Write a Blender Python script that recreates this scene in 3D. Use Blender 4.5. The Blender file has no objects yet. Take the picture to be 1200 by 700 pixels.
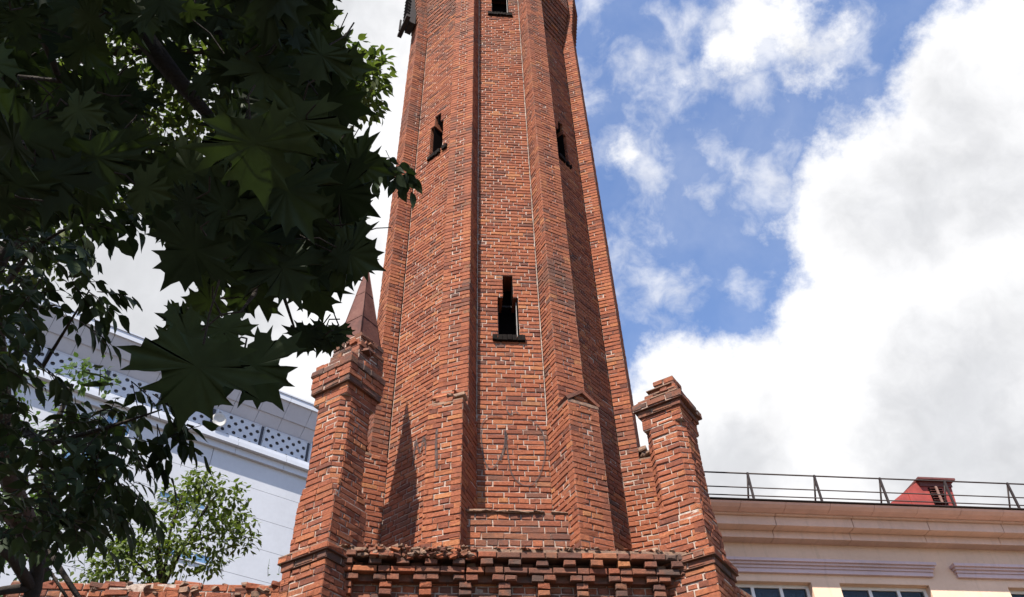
import bpy, math, random
import numpy as np
R = math.radians
random.seed(7)
SC = bpy.context.scene
COL = SC.collection

# ------------------------------------------------------------------ camera
F_PX, PITCH, ROLL, CAM_H = 956.15, 0.749684, -0.035609, 1.6
cp, sp_, cr, sr = math.cos(PITCH), math.sin(PITCH), math.cos(ROLL), math.sin(ROLL)
FW = np.array([0, cp, sp_]); _U = np.array([0, -sp_, cp]); _X = np.array([1., 0, 0])
RT = cr*_X + sr*_U
UP = -sr*_X + cr*_U
CAM = np.array([0, 0, CAM_H])
from mathutils import Matrix, Vector
cam = bpy.data.cameras.new('camera'); camo = bpy.data.objects.new('camera', cam); COL.objects.link(camo)
cam.sensor_width = 36.0; cam.lens = F_PX/1200*36.0; cam.clip_start = 0.05; cam.clip_end = 3000
m = Matrix.Identity(4)
for i in range(3):
    m[i][0] = RT[i]; m[i][1] = UP[i]; m[i][2] = -FW[i]; m[i][3] = CAM[i]
camo.matrix_world = m
SC.camera = camo

# ------------------------------------------------------------------ light
SUN_AZ, SUN_EL = R(-25.0), R(52.0)          # azimuth from the -Y axis, positive towards +X
to_sun = Vector((math.sin(SUN_AZ)*math.cos(SUN_EL), -math.cos(SUN_AZ)*math.cos(SUN_EL), math.sin(SUN_EL)))
sd = bpy.data.lights.new('sun', 'SUN'); so = bpy.data.objects.new('sun', sd); COL.objects.link(so)
sd.energy = 5.0; sd.angle = R(0.5); sd.color = (1.0, 0.93, 0.84)
so.rotation_euler = to_sun.to_track_quat('Z', 'Y').to_euler(); so.location = (-5, -10, 40)
SC.view_settings.view_transform = 'Standard'; SC.view_settings.look = 'None'
SC.view_settings.exposure = 1.30; SC.view_settings.gamma = 1.0; SC.view_settings.use_curve_mapping = False

def ray(px, py):                              # direction seen at a point of the 1200x700 photograph
    d = FW + RT*(px-600)/F_PX - UP*(py-350)/F_PX
    return d/np.linalg.norm(d)
def at(px, py, dist): return CAM + ray(px, py)*dist

W = bpy.data.worlds.new("World"); SC.world = W; W.use_nodes = True
SKY_STRENGTH = 0.055
def build_world():
    nt = W.node_tree; N = nt.nodes; L = nt.links
    bg = N['Background']; bg.inputs['Strength'].default_value = SKY_STRENGTH
    sky = N.new('ShaderNodeTexSky'); sky.sky_type = 'NISHITA'; sky.sun_disc = False
    sky.sun_elevation = SUN_EL
    sky.sun_rotation = math.atan2(to_sun.x, to_sun.y)
    sky.air_density = 1.0; sky.dust_density = 0.6; sky.ozone_density = 1.5
    tc = N.new('ShaderNodeTexCoord')
    nrm = N.new('ShaderNodeVectorMath'); nrm.operation = 'NORMALIZE'; L.new(tc.outputs['Generated'], nrm.inputs[0])
    # domain warp
    def noise(scale, detail, rough, vec, w=0.0):
        n = N.new('ShaderNodeTexNoise'); n.inputs['Scale'].default_value = scale
        n.inputs['Detail'].default_value = detail; n.inputs['Roughness'].default_value = rough
        L.new(vec, n.inputs['Vector']); return n
    def math_(op, a, b=None, c=None, clamp=False):
        n = N.new('ShaderNodeMath'); n.operation = op; n.use_clamp = clamp
        for i, v in enumerate((a, b, c)):
            if v is None: continue
            if isinstance(v, (int, float)): n.inputs[i].default_value = v
            else: L.new(v, n.inputs[i])
        return n.outputs[0]
    wn = noise(9.0, 3.0, 0.6, nrm.outputs[0])
    sub = N.new('ShaderNodeVectorMath'); sub.operation = 'SUBTRACT'; L.new(wn.outputs['Color'], sub.inputs[0]); sub.inputs[1].default_value = (.5, .5, .5)
    scl = N.new('ShaderNodeVectorMath'); scl.operation = 'SCALE'; L.new(sub.outputs[0], scl.inputs[0]); scl.inputs['Scale'].default_value = 0.06
    wv = N.new('ShaderNodeVectorMath'); wv.operation = 'ADD'; L.new(nrm.outputs[0], wv.inputs[0]); L.new(scl.outputs[0], wv.inputs[1])
    def field(blobs, soft=1.0):
        cur = None
        for (x, y, r) in blobs:
            d = ray(x, y); k = F_PX*np.linalg.norm(FW + RT*(x-600)/F_PX - UP*(y-350)/F_PX)
            dn = N.new('ShaderNodeVectorMath'); dn.operation = 'DISTANCE'
            L.new(wv.outputs[0], dn.inputs[0]); dn.inputs[1].default_value = tuple(d)
            v = math_('MULTIPLY_ADD', dn.outputs['Value'], -1.0, r/k)
            cur = v if cur is None else math_('SMOOTH_MAX', cur, v, 0.03*soft)
        return cur
    dense = [(1300, 120, 225), (1190, 230, 190), (1085, 275, 150), (1010, 250, 95), (1020, 220, 70), (1120, 120, 75), (1160, 470, 260), (1060, 400, 120),
             (990, 480, 95), (900, 470, 85), (830, 440, 55), (780, 445, 45), (880, 560, 150), (770, 500, 60), (1250, 620, 260), (700, 640, 160),
             (150, 250, 370), (330, 60, 260), (420, 360, 130), (200, 600, 300), (-150, -50, 500), (380, -200, 220),
             (905, 25, 50), (940, 50, 48), (880, 62, 42), (978, 45, 30), (920, 98, 26), (845, 52, 26), (985, 62, 18), (795, 95, 10), (740, 185, 16)]
    wisp = [(725, 180, 40), (755, 200, 36), (745, 285, 34), (900, 45, 82), (960, 50, 58), (800, 85, 50), (745, 80, 26), (738, 185, 44), (735, 268, 36), (845, 225, 30), (870, 205, 34), (835, 190, 22),
            (760, 345, 40), (875, 345, 20), (690, 10, 30), (800, 30, 40), (905, 215, 45), (650, 120, 60), (1010, 200, 60)]
    fd = field(dense); fw_ = field(wisp, .5)
    n1 = noise(13.0, 9.0, 0.66, nrm.outputs[0]); n2 = noise(22.0, 7.0, 0.6, wv.outputs[0])
    e1 = math_('MULTIPLY_ADD', n1.outputs[0], 0.12, -0.06)
    e2 = math_('MULTIPLY_ADD', n2.outputs[0], 0.20, -0.108)
    a1 = math_('ADD', fd, e1)
    mr = N.new('ShaderNodeMapRange'); mr.interpolation_type = 'SMOOTHSTEP'
    L.new(a1, mr.inputs['Value']); mr.inputs['From Min'].default_value = -0.012; mr.inputs['From Max'].default_value = 0.030
    a2 = math_('ADD', fw_, e2)
    mw = N.new('ShaderNodeMapRange'); mw.interpolation_type = 'SMOOTHSTEP'
    L.new(a2, mw.inputs['Value']); mw.inputs['From Min'].default_value = -0.03; mw.inputs['From Max'].default_value = 0.075
    mw.inputs['To Max'].default_value = 0.75
    dens = math_('MAXIMUM', mr.outputs[0], mw.outputs[0])
    # thin veil over the blue
    nv = noise(4.0, 6.0, 0.6, wv.outputs[0])
    veil = N.new('ShaderNodeMapRange'); L.new(nv.outputs[0], veil.inputs['Value'])
    veil.inputs['From Min'].default_value = .42; veil.inputs['From Max'].default_value = .75; veil.inputs['To Max'].default_value = .18
    dens = math_('MAXIMUM', dens, veil.outputs[0])
    # the thick parts of the clouds are greyer underneath
    thick = N.new('ShaderNodeMapRange'); thick.interpolation_type = 'SMOOTHSTEP'
    n3 = noise(5.0, 6.0, 0.6, wv.outputs[0]); 
    t0 = math_('MULTIPLY_ADD', n3.outputs[0], 0.5, -0.25)
    t1 = math_('ADD', fd, t0)
    L.new(t1, thick.inputs['Value']); thick.inputs['From Min'].default_value = 0.02; thick.inputs['From Max'].default_value = 0.21
    k = 1.0/SKY_STRENGTH
    mixc = N.new('ShaderNodeMix'); mixc.data_type = 'RGBA'; L.new(thick.outputs[0], mixc.inputs['Factor'])
    mixc.inputs['A'].default_value = (.44*k, .44*k, .445*k, 1); mixc.inputs['B'].default_value = (.300*k, .304*k, .316*k, 1)
    # small-scale modelling of the cloud surface
    n4 = noise(16.0, 6.0, 0.6, wv.outputs[0])
    md = N.new('ShaderNodeMapRange'); L.new(n4.outputs[0], md.inputs['Value'])
    md.inputs['From Min'].default_value = .3; md.inputs['From Max'].default_value = .7; md.inputs['To Min'].default_value = .93; md.inputs['To Max'].default_value = 1.07
    vm = N.new('ShaderNodeVectorMath'); vm.operation = 'SCALE'; L.new(mixc.outputs['Result'], vm.inputs[0]); L.new(md.outputs[0], vm.inputs['Scale'])
    fin = N.new('ShaderNodeMix'); fin.data_type = 'RGBA'; L.new(dens, fin.inputs['Factor'])
    skm = N.new('ShaderNodeVectorMath'); skm.operation = 'MULTIPLY'; L.new(sky.outputs[0], skm.inputs[0]); skm.inputs[1].default_value = (1.75, 1.8, 2.0)
    L.new(skm.outputs[0], fin.inputs['A']); L.new(vm.outputs[0], fin.inputs['B'])
    L.new(fin.outputs['Result'], bg.inputs['Color'])
build_world()

# ------------------------------------------------------------------ helpers
class MB:
    """collects loose geometry for ONE mesh object"""
    def __init__(s): s.v = []; s.f = []; s.mi = []; s.smooth = []
    def add(s, vs, fs, mi=0, sm=False):
        b = len(s.v); s.v.extend([tuple(map(float, p)) for p in vs])
        for f in fs: s.f.append(tuple(b+i for i in f)); s.mi.append(mi); s.smooth.append(sm)
    def box(s, lo, hi, mi=0):
        x0, y0, z0 = lo; x1, y1, z1 = hi
        s.add([(x0,y0,z0),(x1,y0,z0),(x1,y1,z0),(x0,y1,z0),(x0,y0,z1),(x1,y0,z1),(x1,y1,z1),(x0,y1,z1)],
              [(0,3,2,1),(4,5,6,7),(0,1,5,4),(1,2,6,5),(2,3,7,6),(3,0,4,7)], mi)
    def obox(s, c, ax, ay, az, hx, hy, hz, mi=0, jit=0):
        c = np.array(c, float); vs = []
        for k in (-1, 1):
            for (i, j) in ((-1,-1),(1,-1),(1,1),(-1,1)):
                p = c + ax*hx*i + ay*hy*j + az*hz*k
                if jit: p = p + np.array([random.uniform(-jit, jit) for _ in range(3)])
                vs.append(p)
        s.add(vs, [(0,3,2,1),(4,5,6,7),(0,1,5,4),(1,2,6,5),(2,3,7,6),(3,0,4,7)], mi)
    def tube(s, pts, rads, n=8, mi=0, caps=True):
        pts = [np.array(p, float) for p in pts]
        if not hasattr(rads, '__len__'): rads = [rads]*len(pts)
        b = len(s.v); up = np.array([0.13, .21, 1.0])
        for i, p in enumerate(pts):
            t = pts[min(i+1, len(pts)-1)] - pts[max(i-1, 0)]; t = t/ (np.linalg.norm(t)+1e-9)
            a = np.cross(t, up); 
            if np.linalg.norm(a) < 1e-3: a = np.cross(t, np.array([1., 0, 0]))
            a /= np.linalg.norm(a); c = np.cross(t, a)
            for k in range(n):
                q = 2*math.pi*k/n; s.v.append(tuple(p + (a*math.cos(q)+c*math.sin(q))*rads[i]))
        for i in range(len(pts)-1):
            for k in range(n):
                k2 = (k+1) % n
                s.f.append((b+i*n+k, b+i*n+k2, b+(i+1)*n+k2, b+(i+1)*n+k)); s.mi.append(mi); s.smooth.append(True)
        if caps:
            s.f.append(tuple(b+k for k in range(n-1, -1, -1))); s.mi.append(mi); s.smooth.append(False)
            e = b+(len(pts)-1)*n
            s.f.append(tuple(e+k for k in range(n))); s.mi.append(mi); s.smooth.append(False)
    def build(s, name, mats, parent=None, loc=None, rz=0):
        me = bpy.data.meshes.new(name); me.from_pydata(s.v, [], s.f)
        if not isinstance(mats, (list, tuple)): mats = [mats]
        for m_ in mats: me.materials.append(m_)
        me.polygons.foreach_set('material_index', s.mi); me.polygons.foreach_set('use_smooth', s.smooth)
        me.update()
        o = bpy.data.objects.new(name, me); COL.objects.link(o)
        if parent: o.parent = parent
        if loc is not None: o.location = loc
        o.rotation_euler.z = rz
        return o
def empty(name, loc, rz, label, cat, group=None):
    o = bpy.data.objects.new(name, None); COL.objects.link(o); o.location = loc; o.rotation_euler.z = rz
    o['label'] = label; o['category'] = cat
    if group: o['group'] = group
    o.empty_display_size = .3
    return o

# ------------------------------------------------------------------ materials
def new_mat(name):
    m_ = bpy.data.materials.new(name); m_.use_nodes = True
    return m_, m_.node_tree.nodes, m_.node_tree.links, m_.node_tree.nodes['Principled BSDF']
def ramp(N, stops):
    r = N.new('ShaderNodeValToRGB'); e = r.color_ramp.elements
    while len(e) > 1: e.remove(e[-1])
    e[0].position = stops[0][0]; e[0].color = (*stops[0][1], 1)
    for p, c in stops[1:]:
        x = e.new(p); x.color = (*c, 1)
    return r
def mixrgb(N, L, fac, a, b, mode='MIX'):
    n = N.new('ShaderNodeMix'); n.data_type = 'RGBA'; n.blend_type = mode
    for key, v in (('Factor', fac), ('A', a), ('B', b)):
        if isinstance(v, (int, float)): n.inputs[key].default_value = v
        elif isinstance(v, tuple): n.inputs[key].default_value = (*v, 1)
        else: L.new(v, n.inputs[key])
    return n.outputs['Result']
def noise_n(N, L, scale, detail=4, rough=.6, coord='Object', vec=None):
    n = N.new('ShaderNodeTexNoise'); n.inputs['Scale'].default_value = scale; n.inputs['Detail'].default_value = detail
    n.inputs['Roughness'].default_value = rough
    if vec is None:
        tc = N.new('ShaderNodeTexCoord'); vec = tc.outputs[coord]
    L.new(vec, n.inputs['Vector']); return n
def maprange(N, L, v, a, b, c=0, d=1, smooth=False):
    n = N.new('ShaderNodeMapRange')
    if smooth: n.interpolation_type = 'SMOOTHSTEP'
    L.new(v, n.inputs['Value'])
    for k, x in zip(('From Min', 'From Max', 'To Min', 'To Max'), (a, b, c, d)): n.inputs[k].default_value = x
    return n.outputs[0]
def bump(N, L, bsdf, h, strength, dist):
    b = N.new('ShaderNodeBump'); b.inputs['Strength'].default_value = strength; b.inputs['Distance'].default_value = dist
    L.new(h, b.inputs['Height']); L.new(b.outputs[0], bsdf.inputs['Normal'])

def brick_mat(name, dark=0.0, sat=1.0):
    m_, N, L, B = new_mat(name)
    geo = N.new('ShaderNodeNewGeometry')
    r = ramp(N, [(0.0, (.10,.038,.026)), (.07, (.155,.051,.030)), (.25, (.200,.064,.034)), (.5, (.220,.072,.037)), (.82, (.238,.080,.040)), (.96, (.26,.096,.044)), (1.0, (.29,.122,.054))])
    L.new(geo.outputs['Random Per Island'], r.inputs[0])
    n1 = noise_n(N, L, 34, 5, .65); f = maprange(N, L, n1.outputs[0], .32, .68, .72, 1.22)
    c = mixrgb(N, L, 1.0, r.outputs[0], f, 'MULTIPLY')
    # blotches: pale scale and old dirt
    n2 = noise_n(N, L, .75, 8, .66); f2 = maprange(N, L, n2.outputs[0], .50, .68, 0, .55, True)
    c = mixrgb(N, L, f2, c, (.085,.044,.034))
    n3 = noise_n(N, L, 60, 4, .7); f3 = maprange(N, L, n3.outputs[0], .62, .75, 0, .5, True)
    c = mixrgb(N, L, f3, c, (.38,.24,.17))
    n5 = noise_n(N, L, 9, 6, .7); f5 = maprange(N, L, n5.outputs[0], .58, .72, 0, .5, True)
    c = mixrgb(N, L, f5, c, (.075,.034,.026))
    if dark:
        n4 = noise_n(N, L, 3.2, 6, .7); f4 = maprange(N, L, n4.outputs[0], .38, .62, dark*.45, dark, True)
        c = mixrgb(N, L, f4, c, (.062,.045,.038))
    L.new(c, B.inputs['Base Color']); B.inputs['Roughness'].default_value = .93; B.inputs['Specular IOR Level'].default_value = .18
    nb = noise_n(N, L, 70, 6, .7); bump(N, L, B, nb.outputs[0], .75, .012)
    return m_
M_BRICK = brick_mat('red_brick')
M_BRICK_SOOT = brick_mat('sooty_brick', .62)
M_BRICK_DARK = brick_mat('weathered_brick', .93)
def mortar_mat(name, col, dirt):
    m_, N, L, B = new_mat(name)
    n1 = noise_n(N, L, 16, 6, .7); c = mixrgb(N, L, maprange(N, L, n1.outputs[0], .4, .66), col, dirt)
    L.new(c, B.inputs['Base Color']); B.inputs['Roughness'].default_value = .95
    nb = noise_n(N, L, 90, 5, .7); bump(N, L, B, nb.outputs[0], .8, .01)
    return m_
M_MORTAR = mortar_mat('lime_mortar', (.37,.30,.25), (.18,.11,.08))
M_RUBBLE = mortar_mat('sandy_mortar', (.21,.125,.08), (.10,.058,.042))
def plain(name, col, rough=.6, metal=0, var=.12, nscale=6, bumpv=0, spec=.3):
    m_, N, L, B = new_mat(name)
    n1 = noise_n(N, L, nscale, 6, .65)
    f = maprange(N, L, n1.outputs[0], .3, .7, 1-var, 1+var)
    c = mixrgb(N, L, 1.0, col, f, 'MULTIPLY'); L.new(c, B.inputs['Base Color'])
    B.inputs['Roughness'].default_value = rough; B.inputs['Metallic'].default_value = metal; B.inputs['Specular IOR Level'].default_value = spec
    if bumpv: nb = noise_n(N, L, nscale*6, 4, .6); bump(N, L, B, nb.outputs[0], bumpv, .01)
    return m_
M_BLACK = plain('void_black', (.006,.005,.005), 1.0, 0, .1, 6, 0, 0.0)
M_SPIRE = plain('oxide_painted_sheet', (.085,.030,.021), .62, 0, .25, 7, .15)
def spire_mat():
    m_, N, L, B = new_mat('faded_oxide_sheet'); n1 = noise_n(N, L, 3.5, 8, .7); n2 = noise_n(N, L, 22, 6, .7)
    r = ramp(N, [(.3, (.045,.018,.014)), (.48, (.085,.031,.022)), (.62, (.105,.042,.030)), (.75, (.14,.075,.055))]); L.new(n1.outputs[0], r.inputs[0])
    c = mixrgb(N, L, maprange(N, L, n2.outputs[0], .55, .7, 0, .6, True), r.outputs[0], (.040,.018,.012)); L.new(c, B.inputs['Base Color'])
    B.inputs['Roughness'].default_value = .7; B.inputs['Specular IOR Level'].default_value = .2; bump(N, L, B, n2.outputs[0], .4, .01); return m_
M_SPIRE = spire_mat()
M_IRON = plain('rusty_iron', (.018,.013,.012), .75, .2, .4, 14, .4)
M_SILL = plain('charred_sill', (.010,.008,.007), .9, 0, .35, 20, .6, .05)
M_WHITEWOOD = plain('old_white_paint', (.20,.19,.18), .7, 0, .25, 20, .3)

# ------------------------------------------------------------------ bricks
BH = 0.0755
def rj(a): return random.uniform(-a, a)
def brick(mb, O, u, v, n, L_, H, D, mi=0, rough=1.0):
    """O = lower-left corner on the nominal face, u along, v up, n outward; body goes D inwards"""
    L_, H = max(L_, .02), max(H, .015)
    j = .0026*rough; bv = random.uniform(.004, .009)
    if random.random() < .10*rough: bv *= 1.9
    push = rj(.0035*rough) + (random.uniform(-.007, -.003) if random.random() < .05*rough else 0)
    O = O + n*push + u*rj(.003) + v*rj(.0022*rough)
    tilt = rj(.004*rough)
    cs = [(0, 0), (L_, 0), (L_, H), (0, H)]; vs = []
    jj = [(rj(j), rj(j)) for _ in range(4)]
    for k, (a, b) in enumerate(cs):
        vs.append(O + u*(a+jj[k][0]) + v*(b+jj[k][1]+tilt*(a/L_-.5)) - n*D)
    for k, (a, b) in enumerate(cs):
        vs.append(O + u*(a+jj[k][0]) + v*(b+jj[k][1]+tilt*(a/L_-.5)) - n*bv)
    for k, (a, b) in enumerate(cs):
        ia = a + (bv if a == 0 else -bv)*random.uniform(.7, 1.3); ib = b + (bv if b == 0 else -bv)*random.uniform(.7, 1.2)
        dn = rj(.0018*rough)
        if random.random() < .07*rough: dn -= random.uniform(.002, .007)
        vs.append(O + u*(ia+jj[k][0]) + v*(ib+jj[k][1]+tilt*(a/L_-.5)) + n*dn)
    fs = [(8, 9, 10, 11)]
    for k in range(4):
        k2 = (k+1) % 4
        fs.append((4+k, 4+k2, 8+k2, 8+k)); fs.append((k, k2, 4+k2, 4+k))
    mb.add(vs, fs, mi)

def wall_face(mb, fa, fb, z0, z1, openings=(), depth=.12, mis=(0,), mort=1, phase=0, missing=0, rough=1.0, ragged=0.0, course0=0, matfn=None, ing=0.0):
    """brick skin between plan points fa(z) (left) and fb(z) (right) seen from outside"""
    nrow = int(round((z1-z0)/BH)); h = (z1-z0)/nrow; joint = .0118
    V = np.array([0, 0, 1.])
    for i in range(nrow):
        zb = z0 + i*h; zm = zb + h/2
        a = np.array([*fa(zb), zb]); b = np.array([*fb(zb), zb]); d = b-a; Lw = np.linalg.norm(d)
        if Lw < .02: continue
        u = d/Lw; n = np.array([u[1], -u[0], 0])
        a2 = np.array([*fa(zb+h), zb+h]); b2 = np.array([*fb(zb+h), zb+h])
        slant = ((a2+b2)-(a+b))/2; lean = np.dot(slant, n); v = V*1.0
        ops = []
        for (o0, o1, oz0, oz1) in openings:
            if zm > oz0 and zm < oz1: ops.append((Lw/2+o0, Lw/2+o1))
        near = any(zb+2.5*h > oz0 and zb-1.5*h < oz1 for (_, _, oz0, oz1) in openings)
        spans = [(0, Lw)]
        for (p, q) in ops:
            ns = []
            for (s0, s1) in spans:
                if p > s0 and q < s1: ns += [(s0, p), (q, s1)]
                else: ns.append((s0, s1))
            spans = ns
        # mortar bed
        rec = .0125
        for (s0, s1) in spans:
            p0 = a + u*s0 - n*rec; p1 = a + u*s1 - n*rec
            top = V*h + (slant if abs(lean) < .03 else V*0)
            mb.add([p0, p1, p1+V*h+n*lean, p0+V*h+n*lean], [(0, 1, 2, 3)], mort)
        ci = i + course0
        header = ci % 2 == 1
        if ing: spans = [(s0+(ing if s0 < 1e-6 else 0), s1-(ing if s1 > Lw-1e-6 else 0)) for (s0, s1) in spans]
        for (s0, s1) in spans:
            x = s0; first = True
            unit = .129 if header else .262
            off = (.0 if header else .066) + phase + (0.131 if ci % 4 == 0 and not header else 0)
            off = off % unit
            while x < s1 - .012:
                Lb = unit*random.uniform(.965, 1.035)
                if header and random.random() < .12: Lb = .262
                elif not header and random.random() < .10: Lb = .129
                if first:
                    Lb = off if off > .05 else off+unit*.999; first = False
                    if Lb > .27: Lb = .2
                e = min(x+Lb, s1)
                if s1-e < .045: e = s1
                gapl = joint/2 if x > s0+1e-6 else (.001); gapr = joint/2 if e < s1-1e-6 else .001
                near_open = near and any(abs(x-q) < .02 or abs(e-p) < .02 for (p, q) in [(Lw/2+o0, Lw/2+o1) for (o0, o1, _, _) in openings] ) or (near and any(e > Lw/2+o0 and x < Lw/2+o1 for (o0, o1, _, _) in openings))
                D = .36 if near_open else depth
                if ragged and i >= nrow-2 and random.random() < ragged*(1.3 if i == nrow-1 else .5):
                    x = e; continue
                if random.random() < missing:
                    D0 = a + u*(x+gapl) - n*.05; brick(mb, D0, u, v, n, e-x-gapl-gapr, h-joint, .05, random.choice(mis), rough)
                else:
                    mi = random.choice(mis)
                    if matfn: mi = matfn(a + u*(x+e)/2, zm, mi)
                    brick(mb, a + u*(x+gapl) + V*(joint*.5), u, v, n, e-x-gapl-gapr, h-joint, D, mi, rough)
                x = e

def poly_prism(mb, pts, z0, z1, **kw):
    """bricks round a closed plan polygon (counter-clockwise seen from above)"""
    n = len(pts)
    for k in range(n):
        a, b = pts[k], pts[(k+1) % n]
        fa = (lambda z, a=a: a(z)) if callable(a) else (lambda z, a=a: a)
        fb = (lambda z, b=b: b(z)) if callable(b) else (lambda z, b=b: b)
        pa, pb = fa(z0), fb(z0)
        if math.hypot(pa[0]-pb[0], pa[1]-pb[1]) < .03: continue
        wall_face(mb, fa, fb, z0, z1, phase=kw.pop('phase', 0)+.05*k if False else .04*k, **kw)
def slab(mb, pts, z0, z1, mi=0, jit=0):
    n = len(pts)
    vs = [(p[0]+rj(jit), p[1]+rj(jit), z0) for p in pts] + [(p[0]+rj(jit), p[1]+rj(jit), z1+rj(jit)) for p in pts]
    fs = [tuple(range(n-1, -1, -1)), tuple(range(n, 2*n))] + [(k, (k+1) % n, n+(k+1) % n, n+k) for k in range(n)]
    mb.add(vs, fs, mi)
def loose_brick(mb, c, yaw, pitch=0, roll=0, L_=.25, D=.12, H=.064, mi=0, rough=1.6):
    mt = Matrix.Rotation(yaw, 3, 'Z') @ Matrix.Rotation(pitch, 3, 'Y') @ Matrix.Rotation(roll, 3, 'X')
    u = np.array(mt @ Vector((1, 0, 0))); w = np.array(mt @ Vector((0, 1, 0))); v = np.array(mt @ Vector((0, 0, 1)))
    c = np.array(c, float); n = -w
    # closed worn block
    bv = .010; j = .004*rough
    vs = []
    for (zz, k) in ((-.5, 0), (.5, 0)):
        for (i, jj_) in ((-.5,-.5),(.5,-.5),(.5,.5),(-.5,.5)):
            vs.append(c + u*(i*(L_-2*bv)) + w*(jj_*(D-2*bv)) + v*zz*H + np.array([rj(j) for _ in range(3)]))
    for zz in (-.5+bv/H, .5-bv/H):
        for (i, jj_) in ((-.5,-.5),(.5,-.5),(.5,.5),(-.5,.5)):
            vs.append(c + u*i*L_ + w*jj_*D + v*zz*H + np.array([rj(j) for _ in range(3)]))
    fs = [(3,2,1,0),(4,5,6,7)]
    for k in range(4):
        k2 = (k+1) % 4
        fs += [(k, k2, 8+k2, 8+k), (8+k, 8+k2, 12+k2, 12+k), (12+k, 12+k2, 4+k2, 4+k)]
    mb.add(vs, fs, mi)

# ------------------------------------------------------------------ ground
g = MB(); g.add([(-600,-600,0),(600,-600,0),(600,600,0),(-600,600,0)], [(0,1,2,3)])
M_GROUND = plain('trodden_earth', (.090,.074,.056), .95, 0, .4, .8, .3)
og = g.build('ground', M_GROUND); og['kind'] = 'structure'
g = MB(); g.box((-9, 1.2, .0), (14, 5.2, .05)); M_PAVE = plain('asphalt', (.055,.053,.05), .9, 0, .25, 3, .4)
og = g.build('path', M_PAVE); og['kind'] = 'structure'

# ------------------------------------------------------------------ the brick tower
PHI = R(6.3614); TX, TY = -.25055, 10.5
T = empty('brick_tower', (TX, TY, 0), PHI, 'tall octagonal red brick tower with pilasters, narrow slit windows and a corbelled base', 'tower')
A0, KT, PW, PS = 1.6867, .002588, .423, .2227
def apo(z): return A0*(1-KT*(z-6))
SHIFT = {-67.5: -.13, -22.5: .008, 22.5: .006, 67.5: .119}
PILS = [-67.5, -22.5, 22.5, 67.5, 112.5, 157.5, 202.5, 247.5]
def pil(kk, side, where, ds=0.0, dw=0.0):
    """plan point (local x, y) as a function of z; where = outer | inner"""
    ang = R(kk); n = np.array([math.sin(ang), -math.cos(ang)]); t = np.array([math.cos(ang), math.sin(ang)])
    sh = SHIFT.get(kk, 0)
    def f(z):
        A = apo(z); w = PW + dw; ro = A/math.cos(R(22.5)) + PS + ds
        base = t*side*w/2 + t*sh
        if where == 'outer': p = n*ro + base
        else:
            fk = R(kk + 22.5*side); nf = np.array([math.sin(fk), -math.cos(fk)])
            q = (A - base@nf)/(n@nf); p = n*q + base
        return (p[0], p[1])
    return f
Z_DECK, Z_BUT, Z_TOP = 5.545, 7.62, 23.0
S = MB()
OPEN = {0: [(-.155, .150, 9.10, 9.90), (-.075, .080, 9.90, 10.31), (-.16, .22, 18.45, 19.6)],
        -45: [(-.175, .165, 13.98, 14.95), (-.07, .09, 14.95, 15.25)],
        45: [(-.175, .165, 13.98, 14.95), (-.07, .09, 14.95, 15.25)]}
def soot(p, z, mi):
    # grime is a property of the brickwork: more burnt and sooty bricks in bands and under the head
    q = 0.10 + .5*max(0, (z-15.5)/5) + (.30 if 6.5 < z < 6.9 else 0)
    s = math.sin(p[0]*3.1+z*1.7) + math.sin(z*4.3 + p[1]*2.0)
    r = math.hypot(p[0], p[1])
    if r > 1.95:                                           # projecting pilasters carry patches of soot
        q += .55*max(0, math.sin(z*1.15+1.3+p[0]*1.4)) * (1 if z > 9 else .3)
    return 2 if random.random() < q*(.55+.45*s) else 0
for kk, nx in zip(PILS, PILS[1:]+PILS[:1]):
    ang = kk+22.5
    vis = ang in (0, -45, 45, 90, -90)
    op = OPEN.get(ang, ())
    if ang > 100 and ang < 250: op = ()
    wall_face(S, pil(kk, 1, 'inner'), pil(nx, -1, 'inner'), Z_DECK-.06, Z_TOP, openings=op, mis=(0,), phase=.02*abs(ang)/45, missing=0, matfn=soot, ing=.014)
for kk in PILS:
    r_ = 1.0
    wall_face(S, pil(kk, -1, 'inner'), pil(kk, -1, 'outer'), Z_DECK-.06, Z_TOP, phase=.03, missing=0, matfn=soot)
    wall_face(S, pil(kk, -1, 'outer'), pil(kk, 1, 'outer'), Z_DECK-.06, Z_TOP, phase=.0, missing=0, matfn=soot)
    wall_face(S, pil(kk, 1, 'outer'), pil(kk, 1, 'inner'), Z_DECK-.06, Z_TOP, phase=.05, missing=0, matfn=soot)
# closing roof slab, keeps the hollow inside dark
slab(S, [pil(k, s, 'outer')(Z_TOP) for k in PILS for s in (-1, 1)], Z_TOP, Z_TOP+.2, 1)
slab(S, [tuple(np.array(pil(k, s, 'inner')(12.0))*.975) for k in PILS for s in (-1, 1)], 11.8, 11.9, 1)
shaft = S.build('shaft', [M_BRICK, M_MORTAR, M_BRICK_SOOT], T)

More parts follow.
